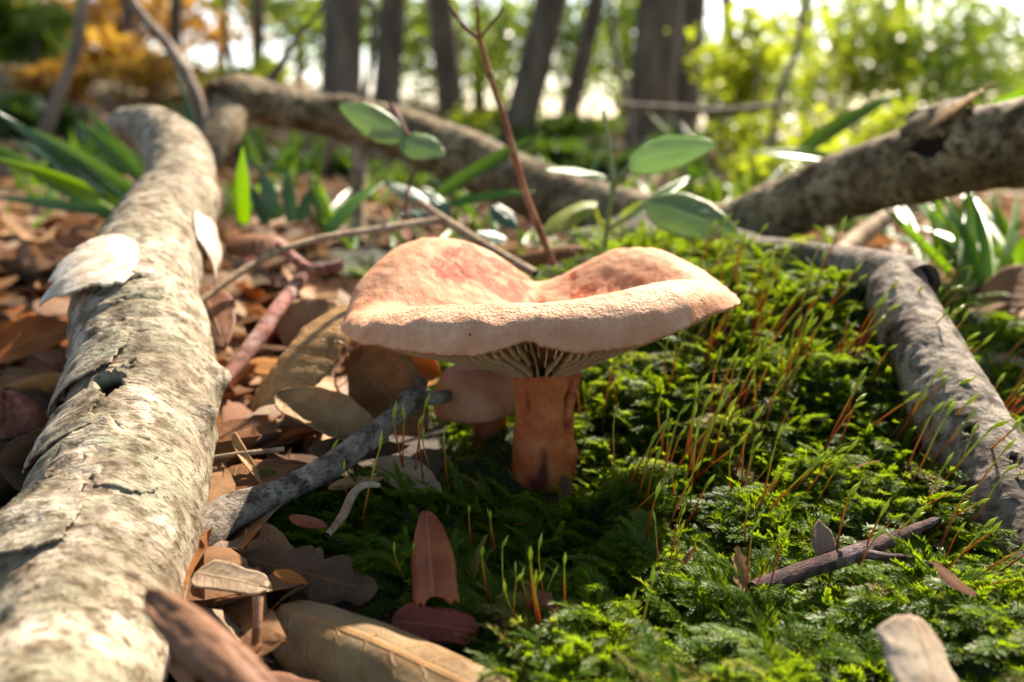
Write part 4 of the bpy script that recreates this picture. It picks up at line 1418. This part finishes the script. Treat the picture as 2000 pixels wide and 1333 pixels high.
def blades(label, rows, mat, group=None, name='grass_tuft', nrm=(0, -.8, .6)):
    b0 = rows[0][0]
    t = plant(label, 'grass', P(*b0), name, group)
    for k, (b, tp, w, bend) in enumerate(rows):
        m = mat if isinstance(mat, str) else mat[k % len(mat)]
        add_leaf(t, m, b, tp, w, np.array(nrm) + rng.normal(0, .25, 3), kind='blade', nm='blade', bend=bend, roll=.7, nu=24, nv=5, seed=70 + k)
    return t


blades('single glowing yellow-green blade standing by the cream leaf', [((478, 440, .33), (474, 285, .335), 38, .15)], 'blade_lit')
blades('long drooping iris-like blades beyond the thick pale branch', [((240, 400, .40), (-30, 205, .36), 34, .35), ((250, 410, .41), (-40, 300, .37), 30, .5), ((280, 440, .40), (110, 345, .40), 34, .3), ((270, 380, .43), (60, 250, .46), 36, .3),
       ((285, 360, .44), (150, 235, .47), 30, .3), ((250, 420, .42), (-40, 380, .40), 24, .4), ((290, 430, .42), (20, 270, .45), 34, .35), ((275, 440, .38), (200, 375, .37), 30, .4), ((240, 440, .42), (-60, 260, .47), 30, .3),
       ((265, 330, .47), (170, 215, .50), 28, .2)],
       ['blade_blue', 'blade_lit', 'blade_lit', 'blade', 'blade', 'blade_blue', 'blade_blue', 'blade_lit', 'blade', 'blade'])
blades('thin pale blade rising behind the top of the thick branch', [((400, 330, .40), (345, 140, .42), 16, .2)], 'blade_blue')
blades('dark green blades crossing under the arching branch', [((850, 385, .36), (1060, 258, .37), 30, .25), ((870, 405, .35), (1045, 375, .35), 26, .35), ((632, 470, .33), (750, 355, .36), 34, .5), ((640, 440, .36), (600, 350, .36), 30, .3)], 'blade')
blades('bluish blades between the two fallen branches', [((540, 430, .40), (505, 320, .40), 34, .2), ((570, 435, .41), (560, 330, .42), 30, .25), ((585, 435, .40), (620, 350, .41), 26, .3), ((520, 440, .41), (480, 350, .42), 28, .3)], 'blade_blue')
rr_ = []
for k in range(34):
    bx = rng.uniform(1810, 2010)
    rr_.append(((bx, rng.uniform(540, 620), rng.uniform(.31, .40)), (bx + rng.normal(10, 70) - 50 * (k % 3), rng.uniform(340, 470), rng.uniform(.33, .44)), rng.uniform(20, 36), rng.uniform(.1, .6)))
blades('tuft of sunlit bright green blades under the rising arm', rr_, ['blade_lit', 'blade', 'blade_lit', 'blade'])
rr_ = []
for k in range(16):
    bx = rng.uniform(1560, 1830)
    rr_.append(((bx, rng.uniform(500, 560), rng.uniform(.42, .55)), (bx + rng.normal(-20, 60), rng.uniform(380, 470), rng.uniform(.44, .6)), rng.uniform(14, 28), rng.uniform(.1, .6)))
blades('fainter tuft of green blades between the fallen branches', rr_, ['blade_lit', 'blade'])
blades('broad yellow-green blade slanting up behind the rising arm', [((1880, 260, .42), (2080, 150, .42), 52, .3), ((1700, 330, .50), (1440, 300, .5), 34, .4), ((1560, 300, .6), (1760, 180, .62), 40, .3)], ['blade_lit', 'blade', 'blade'])
rr_ = []
for k in range(22):
    bx = rng.uniform(660, 1080)
    rr_.append(((bx, rng.uniform(470, 500), rng.uniform(.33, .38)), (bx + rng.normal(0, 30), rng.uniform(400, 455), rng.uniform(.33, .40)), rng.uniform(5, 12), rng.uniform(.1, .5)))
blades('fine short green grass sprouting behind the tan twigs', rr_, ['blade_lit', 'blade'])

gt = [(640, 400, .55), (760, 360, .7), (560, 330, .9), (930, 400, .52), (1080, 360, .7), (1250, 380, .62), (1400, 400, .55), (1520, 430, .5), (1660, 430, .55), (1960, 470, .5), (480, 380, .6), (100, 420, .6), (20, 480, .5), (180, 300, 1.0), (330, 260, 1.2), (1350, 320, .9),
      (1600, 340, .8), (1840, 440, .48), (840, 300, 1.1), (60, 350, .8)]
for k, (px, py, yy) in enumerate(gt):
    hh_ = rng.uniform(50, 120)
    rows_ = []
    for q in range(9):
        bx = px + rng.normal(0, 26)
        rows_.append(((bx, py + rng.uniform(20, 50), yy), (bx + rng.normal(0, 55), py - hh_ * rng.uniform(.3, 1), yy + rng.uniform(-.05, .08)), rng.uniform(8, 16), rng.uniform(.1, .9)))
    blades('soft green grass tuft growing on the forest floor past the fallen branches', rows_, ['blade', 'blade_lit', 'blade'], 'grass tufts past the fallen branches')

# ------------------------------------------------------------------ forest behind
def leaf_cloud(cen, size, r):
    n = len(cen)
    d = unit(r.normal(0, 1, (n, 3)) * (1, 1, .7))
    q = unit(np.cross(d, r.normal(0, 1, (n, 3))))
    nn = np.cross(d, q)
    L = size * r.uniform(.6, 1.3, n)[:, None]
    V = np.stack([cen - d * L * .5, cen + q * L * .3 + nn * L * .06, cen + d * L * .5, cen - q * L * .3 + nn * L * .06], 1)
    return V.reshape(-1, 3), np.arange(4 * n).reshape(-1, 4)


def clumps(c, rad, n, r, k=14, tight=.30):
    c, rad = np.asarray(c), np.asarray(rad)
    sub = unit(r.normal(0, 1, (k, 3))) * (r.uniform(0, 1, (k, 1)) ** .4) * rad * .85
    w = r.dirichlet(np.ones(k) * 2)
    i = r.choice(k, n, p=w)
    return c + sub[i] + r.normal(0, 1, (n, 3)) * rad * tight * .6, c + sub


def tree(label, x0, x1, Yd, wpx, mat='fol_mid', group=None, hgt=5.5, crown_n=700, seed=0, name='tree', cr=(.9, .9, .75)):
    """x0 = picture column at row 0, x1 = at row 300"""
    r = np.random.default_rng(500 + seed)
    top, bot = P(x0, 0, Yd), P(x1, 300, Yd)
    dv = unit(top - bot)
    dv = dv / dv[2]
    gz = float(H(bot[0], Yd))
    base = bot + dv * (gz - bot[2])
    depth = Yd * math.cos(PITCH)
    rad = wpx * depth / FPX / 2
    t = thing(name, label, 'tree', base, group)
    pts = [np.r_[base - dv * .1, rad * 1.25], np.r_[base + dv * .15, rad * 1.05], np.r_[base + dv * .9, rad * .95], np.r_[base + dv * 2.2 + r.normal(0, .06, 3), rad * .8], np.r_[base + dv * (hgt * .75) + r.normal(0, .12, 3), rad * .45], np.r_[base + dv * hgt + r.normal(0, .2, 3), rad * .12]]
    g = tube_grid(pts, 70, 20, (0, 1, 0), lambda g: fbm(g['V0'] * (7, 7, 2), 3, seed) * rad * .22 + fbm(g['V0'] * (40, 40, 8), 3, seed + 2) * rad * .10)
    tro = link('trunk', tube_mesh('trunk', g, base), MT['trunk'], t)
    cc = base + dv * hgt * .86
    cen, sub = clumps(cc, cr, crown_n, r, 12)
    for k in range(5):
        a = base + dv * hgt * r.uniform(.55, .8)
        gl = tube_grid([np.r_[a, rad * .35], np.r_[(a + sub[k]) / 2 + (0, 0, .08), rad * .22], np.r_[sub[k], rad * .06]], 14, 7, (.3, .9, 0))
        link('limb', tube_mesh('limb', gl, base), MT['trunk'], tro)
    V_, F_ = leaf_cloud(cen, .085, r)
    link('crown', np_mesh('crown', V_ - base, F_, smooth=False), MT[mat], t)
    return t


tree('broad grey-brown tree trunk standing behind the arching branch, next to the brightest sky gap', 668, 665, 2.7, 74, seed=1)
tree('slimmer brown tree trunk next to the broad grey-brown one', 768, 748, 3.3, 52, seed=2)
tree('narrow tree trunk leaning a little, behind the forked rust-red stem', 858, 890, 3.6, 52, seed=3)
tree('dark tree trunk leaning over beside the rust-red stem', 1076, 1000, 3.0, 62, seed=4)
tree('thin leaning tree trunk among the bright gaps behind the seedling', 1168, 1092, 3.8, 34, seed=5)
tree('stout dark tree trunk at the edge of the yellow-green bushes', 1290, 1262, 3.0, 84, seed=6)
tree('dark tree trunk half hidden by the stout one', 1352, 1330, 3.5, 56, seed=7)
tree('thin brown sapling trunk on the leafy slope', 250, 262, 4.4, 26, seed=8, mat='fol_autumn')
tree('straight thin trunk on the slope before the white sky', 505, 500, 5.0, 24, seed=9, mat='fol_autumn')
tree('faint slender trunk on the slope by the thin twig', 345, 335, 5.6, 24, seed=10, mat='fol_autumn')
for k, (xx, yy, ww) in enumerate([(700, 7.5, 22), (930, 7.0, 24), (1225, 8.0, 26), (590, 8.5, 16), (985, 9.0, 18), (1420, 7.0, 26), (1580, 8.0, 24), (1760, 7.5, 28), (1900, 8.5, 24), (120, 8.0, 22), (430, 9.0, 18)]):
    tree('distant thin trunk standing deep in the wood', xx, xx + rng.uniform(-14, 14), yy, ww, group='distant trunks deep in the wood', seed=20 + k, crown_n=900, hgt=6.5, cr=(1.3, 1.3, 1.0))

# dark bare sapling stems close on the slope side
branch('sapling_stem', 'dark bent sapling stem rising behind the tip of the thick branch', 'trunk', [(395, 330, .62, 18), (388, 215, .63, 15), (365, 150, .64, 13), (330, 90, .66, 11), (270, 20, .68, 9), (230, -60, .70, 8)], 60, 14, .001, .0005, 5, ref=(0, -1, 0), cat='sapling')
branch('sapling_stem', 'thin dark twig crossing the white sky gap above the arching branch', 'twig_dark', [(500, 190, .56, 8), (540, 140, .57, 7), (580, 75, .58, 5), (625, 20, .59, 4), (650, -40, .6, 4)], 40, 10, .0004, .0003, 6, ref=(0, -1, 0), cat='sapling')

for k, (lab, q) in enumerate([
        ('thin bare branch crossing level behind the big seedling leaf', [(1200, 205, .9, 7), (1300, 212, .92, 7), (1420, 216, .95, 6), (1540, 200, 1.0, 4)]),
        ('slender bare sapling leaning before the stout dark trunk', [(1240, 330, 1.2, 8), (1225, 200, 1.22, 7), (1200, 90, 1.25, 6), (1190, -40, 1.28, 5)]),
        ('slender bare sapling rising out of the yellow-green bushes', [(1500, 330, 1.3, 8), (1520, 200, 1.3, 7), (1560, 80, 1.33, 6), (1570, -40, 1.35, 5)]),
        ('slender crooked sapling between the two brown trunks', [(720, 320, 1.6, 7), (712, 200, 1.6, 6), (728, 90, 1.62, 6), (722, -40, 1.65, 5)]),
        ('slender dark sapling on the slope beside the bent one', [(440, 240, 1.3, 7), (455, 150, 1.3, 6), (440, 60, 1.32, 6), (450, -40, 1.35, 5)]),
        ('slim leaning sapling at the edge of the orange bush', [(60, 330, 1.0, 14), (110, 200, 1.02, 12), (150, 90, 1.05, 10), (165, -40, 1.08, 9)])]):
    branch('sapling_stem', lab, 'trunk', q, 40, 10, .0012, .0005, 80 + k, ref=(0, -1, 0), cat='sapling')


def shrub(label, px, py, Yd, rx, rz, n, mat, leaf_s=.04, group=None, seed=0, k=14, tight=.3, ry=None):
    r = np.random.default_rng(900 + seed)
    c = P(px, py, Yd)
    sx_, sz_ = rx * Yd / FPX, rz * Yd / FPX
    gz = float(H(c[0], c[1]))
    base = np.array([c[0], c[1], gz])
    t = thing('shrub', label, 'shrub', base, group)
    cen, sub = clumps(c, (sx_, ry or sx_ * .8, sz_), n, r, k, tight)
    cen = cen[cen[:, 2] > H(cen[:, 0], cen[:, 1])]
    V_, F_ = leaf_cloud(cen, leaf_s, r)
    link('foliage', np_mesh('foliage', V_ - base, F_, smooth=False), MT[mat], t)
    for q in range(min(6, k)):
        b_ = base + np.r_[r.normal(0, .02, 2), -.02]
        gl = tube_grid([np.r_[b_, .006], np.r_[(b_ + sub[q]) / 2 + r.normal(0, .03, 3), .004], np.r_[sub[q], .0015]], 12, 6, (.3, .9, .1))
        link('stem', tube_mesh('stem', gl, base), MT['trunk'], t)
    return t


shr = [
    ('yellow-green bush beside the stout dark trunk', 1440, 120, 2.3, 110, 120, 900, 'fol_bright', .028),
    ('yellow-green bush with white sky gaps over the rising arm', 1640, 90, 2.5, 150, 130, 1100, 'fol_bright', .028),
    ('mid-green bush above the flap of bark on the rising arm', 1850, 110, 2.6, 180, 150, 1300, 'fol_mid', .029),
    ('low green bush behind the big leaf of the seedling', 1500, 310, 1.9, 150, 90, 800, 'fol_bright', .024),
    ('low yellowish bush just above the rising arm', 1680, 250, 2.0, 140, 90, 800, 'fol_bright', .024),
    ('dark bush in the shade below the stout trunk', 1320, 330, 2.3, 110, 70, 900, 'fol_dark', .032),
    ('green bush behind the grass tuft under the rising arm', 1800, 430, 1.4, 200, 60, 900, 'fol_mid', .024),
    ('dim green bush between the leaning trunks', 1090, 290, 3.0, 150, 50, 800, 'fol_mid', .035),
    ('yellow-green patch of bush behind the rust-red stem', 930, 250, 3.4, 90, 60, 500, 'fol_bright', .04),
    ('mid-green patch of bush under the broad trunk', 590, 300, 1.8, 90, 50, 500, 'fol_bright', .028),
    ('autumn-yellow bush on the slope behind the sapling stem', 300, 170, 2.6, 130, 70, 700, 'fol_autumn', .04),
    ('orange bush on the crest of the slope', 180, 90, 4.0, 170, 40, 800, 'fol_autumn', .055),
    ('yellow-green bush on the slope by the white sky', 470, 150, 3.2, 100, 40, 500, 'fol_bright', .045),
    ('dark green bush at the top edge of the slope', 60, 40, 2.6, 110, 80, 700, 'fol_mid', .045),
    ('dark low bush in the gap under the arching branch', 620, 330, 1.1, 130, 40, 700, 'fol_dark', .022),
    ('low green bush under the middle of the arching branch', 900, 345, 1.2, 150, 45, 800, 'fol_mid', .022),
    ('dark low bush behind the bare rust-red stem', 1120, 330, 1.0, 120, 45, 700, 'fol_dark', .020),
    ('green undergrowth bush behind the bend of the arching branch', 1380, 400, .95, 140, 55, 800, 'fol_mid', .018),
    ('sunny undergrowth bush behind the rising arm', 1580, 350, 1.1, 150, 70, 480, 'fol_bright', .022),
    ('leafy green bush where the rising arm leaves the view', 1930, 330, 1.3, 160, 110, 700, 'fol_bright', .023),
    ('dull green undergrowth bush past the iris blades', 170, 330, 1.0, 130, 45, 600, 'fol_dark', .022),
    ('low olive bush at the foot of the slope', 420, 300, 1.5, 110, 45, 500, 'fol_mid', .028),
    ('brown-yellow bush on the slope beside the thin sapling', 120, 170, 2.2, 120, 50, 500, 'fol_autumn', .04),
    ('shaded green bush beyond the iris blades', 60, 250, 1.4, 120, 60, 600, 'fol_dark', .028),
]
for k, (lab, *a) in enumerate(shr):
    shrub(lab, *a[:7], leaf_s=a[7], seed=k)


def mass(name, label, items, mat, size, seed):
    r = np.random.default_rng(seed)
    C_ = []
    for px, py, Yd, rx, rz, n, k in items:
        c = P(px, py, Yd)
        cen, _ = clumps(c, (rx * Yd / FPX, .8, rz * Yd / FPX), n, r, k, .28)
        C_.append(cen)
    C_ = np.vstack(C_)
    C_ = C_[C_[:, 2] > H(C_[:, 0], C_[:, 1])]
    V_, F_ = leaf_cloud(C_, size, r)
    o = link(name, np_mesh(name, V_, F_, smooth=False), MT[mat])
    o['kind'] = 'stuff'
    o['label'] = label
    o['category'] = 'foliage'


mass('distant_foliage', 'hazy green foliage of the far wood with bright sky gaps', [(1450, 180, 6, 200, 160, 3400, 70), (1700, 120, 7, 260, 200, 5200, 90), (1950, 150, 6, 220, 200, 3800, 70), (2250, 150, 6, 220, 200, 2500, 40), (1220, 110, 7, 160, 150, 2300, 50), (1000, 110, 7, 180, 150, 2300, 50),
     (820, 90, 7, 160, 140, 2600, 60), (1000, 60, 6, 200, 90, 1500, 40), (1220, 60, 6, 160, 90, 1300, 40), (560, 40, 6, 150, 90, 1200, 30), (760, 40, 5, 160, 60, 900, 30), (1100, 255, 7, 260, 26, 1600, 40), (800, 255, 7, 260, 26, 1600, 40), (610, 20, 7, 130, 60, 420, 16)], 'fol_mid', .055, 1)
mass('distant_autumn_foliage', 'yellowing foliage of the far wood above the slope', [(120, 30, 6, 260, 60, 900, 30), (420, 40, 7, 140, 80, 1100, 30), (250, 40, 6, 160, 60, 900, 26), (300, 150, 6, 300, 30, 900, 30), (-250, 60, 6, 260, 160, 1500, 30)], 'fol_autumn', .07, 2)


def canopy():
    """unseen leaves added overhead to cut sky light, open where the sunbeam comes through"""
    r = np.random.default_rng(77)

    def layer(n, r0, r1, cy, z0, z1, thr):
        rad, an = np.sqrt(r.uniform(r0 * r0, r1 * r1, n)), r.uniform(0, 2 * np.pi, n)
        c = np.stack([rad * np.cos(an), rad * np.sin(an) + cy, r.uniform(z0, z1, n)], 1)
        c = c[fbm(c * (.8, .8, .5), 3, 7) > thr]
        t = c[:, 2] / sun_dir.z
        foot = c[:, :2] - np.outer(t, (sun_dir.x, sun_dir.y))
        gap = np.ones(len(c), bool)
        for gx_, gy_, ga, gb in ((.12, .36, .95, .80), (1.0, 2.4, .85, .7), (-1.3, 3.6, 1.1, .8), (.1, 2.0, .35, .3), (2.2, 5.5, 1.0, .8)):  # holes shaped so sun reaches chosen spots on the floor
            gap &= np.hypot((foot[:, 0] - gx_) / ga, (foot[:, 1] - gy_) / gb) > 1
        return c[gap]
    c1 = layer(95000, 0, 9, 1.5, 3.6, 5.6, -.02)
    c2 = layer(30000, 9, 24, 6, 4.5, 8.0, -.05)
    # unseen leaf walls behind and beside the camera, added to dim the ambient
    c3 = layer(9000, 4.5, 8.5, 0, 0, 4.2, -.04)
    c3 = c3[(c3[:, 1] < .9 * np.abs(c3[:, 0]) - .8)]
    Va, Fa = leaf_cloud(np.vstack([c1, c3]), .17, r)
    Vb, Fb = leaf_cloud(c2, .34, r)
    V_, F_ = np.vstack([Va, Vb]), np.vstack([Fa, Fb + len(Va)])
    o = link('added_shade_canopy', np_mesh('added_shade_canopy', V_, F_, smooth=False), MT['fol_shade_canopy'])  # stays out of view, added to block sky light
    o['kind'] = 'stuff'
    o['label'] = 'unseen leafy canopy overhead, added to shade the forest floor'
    o['category'] = 'foliage'


canopy()
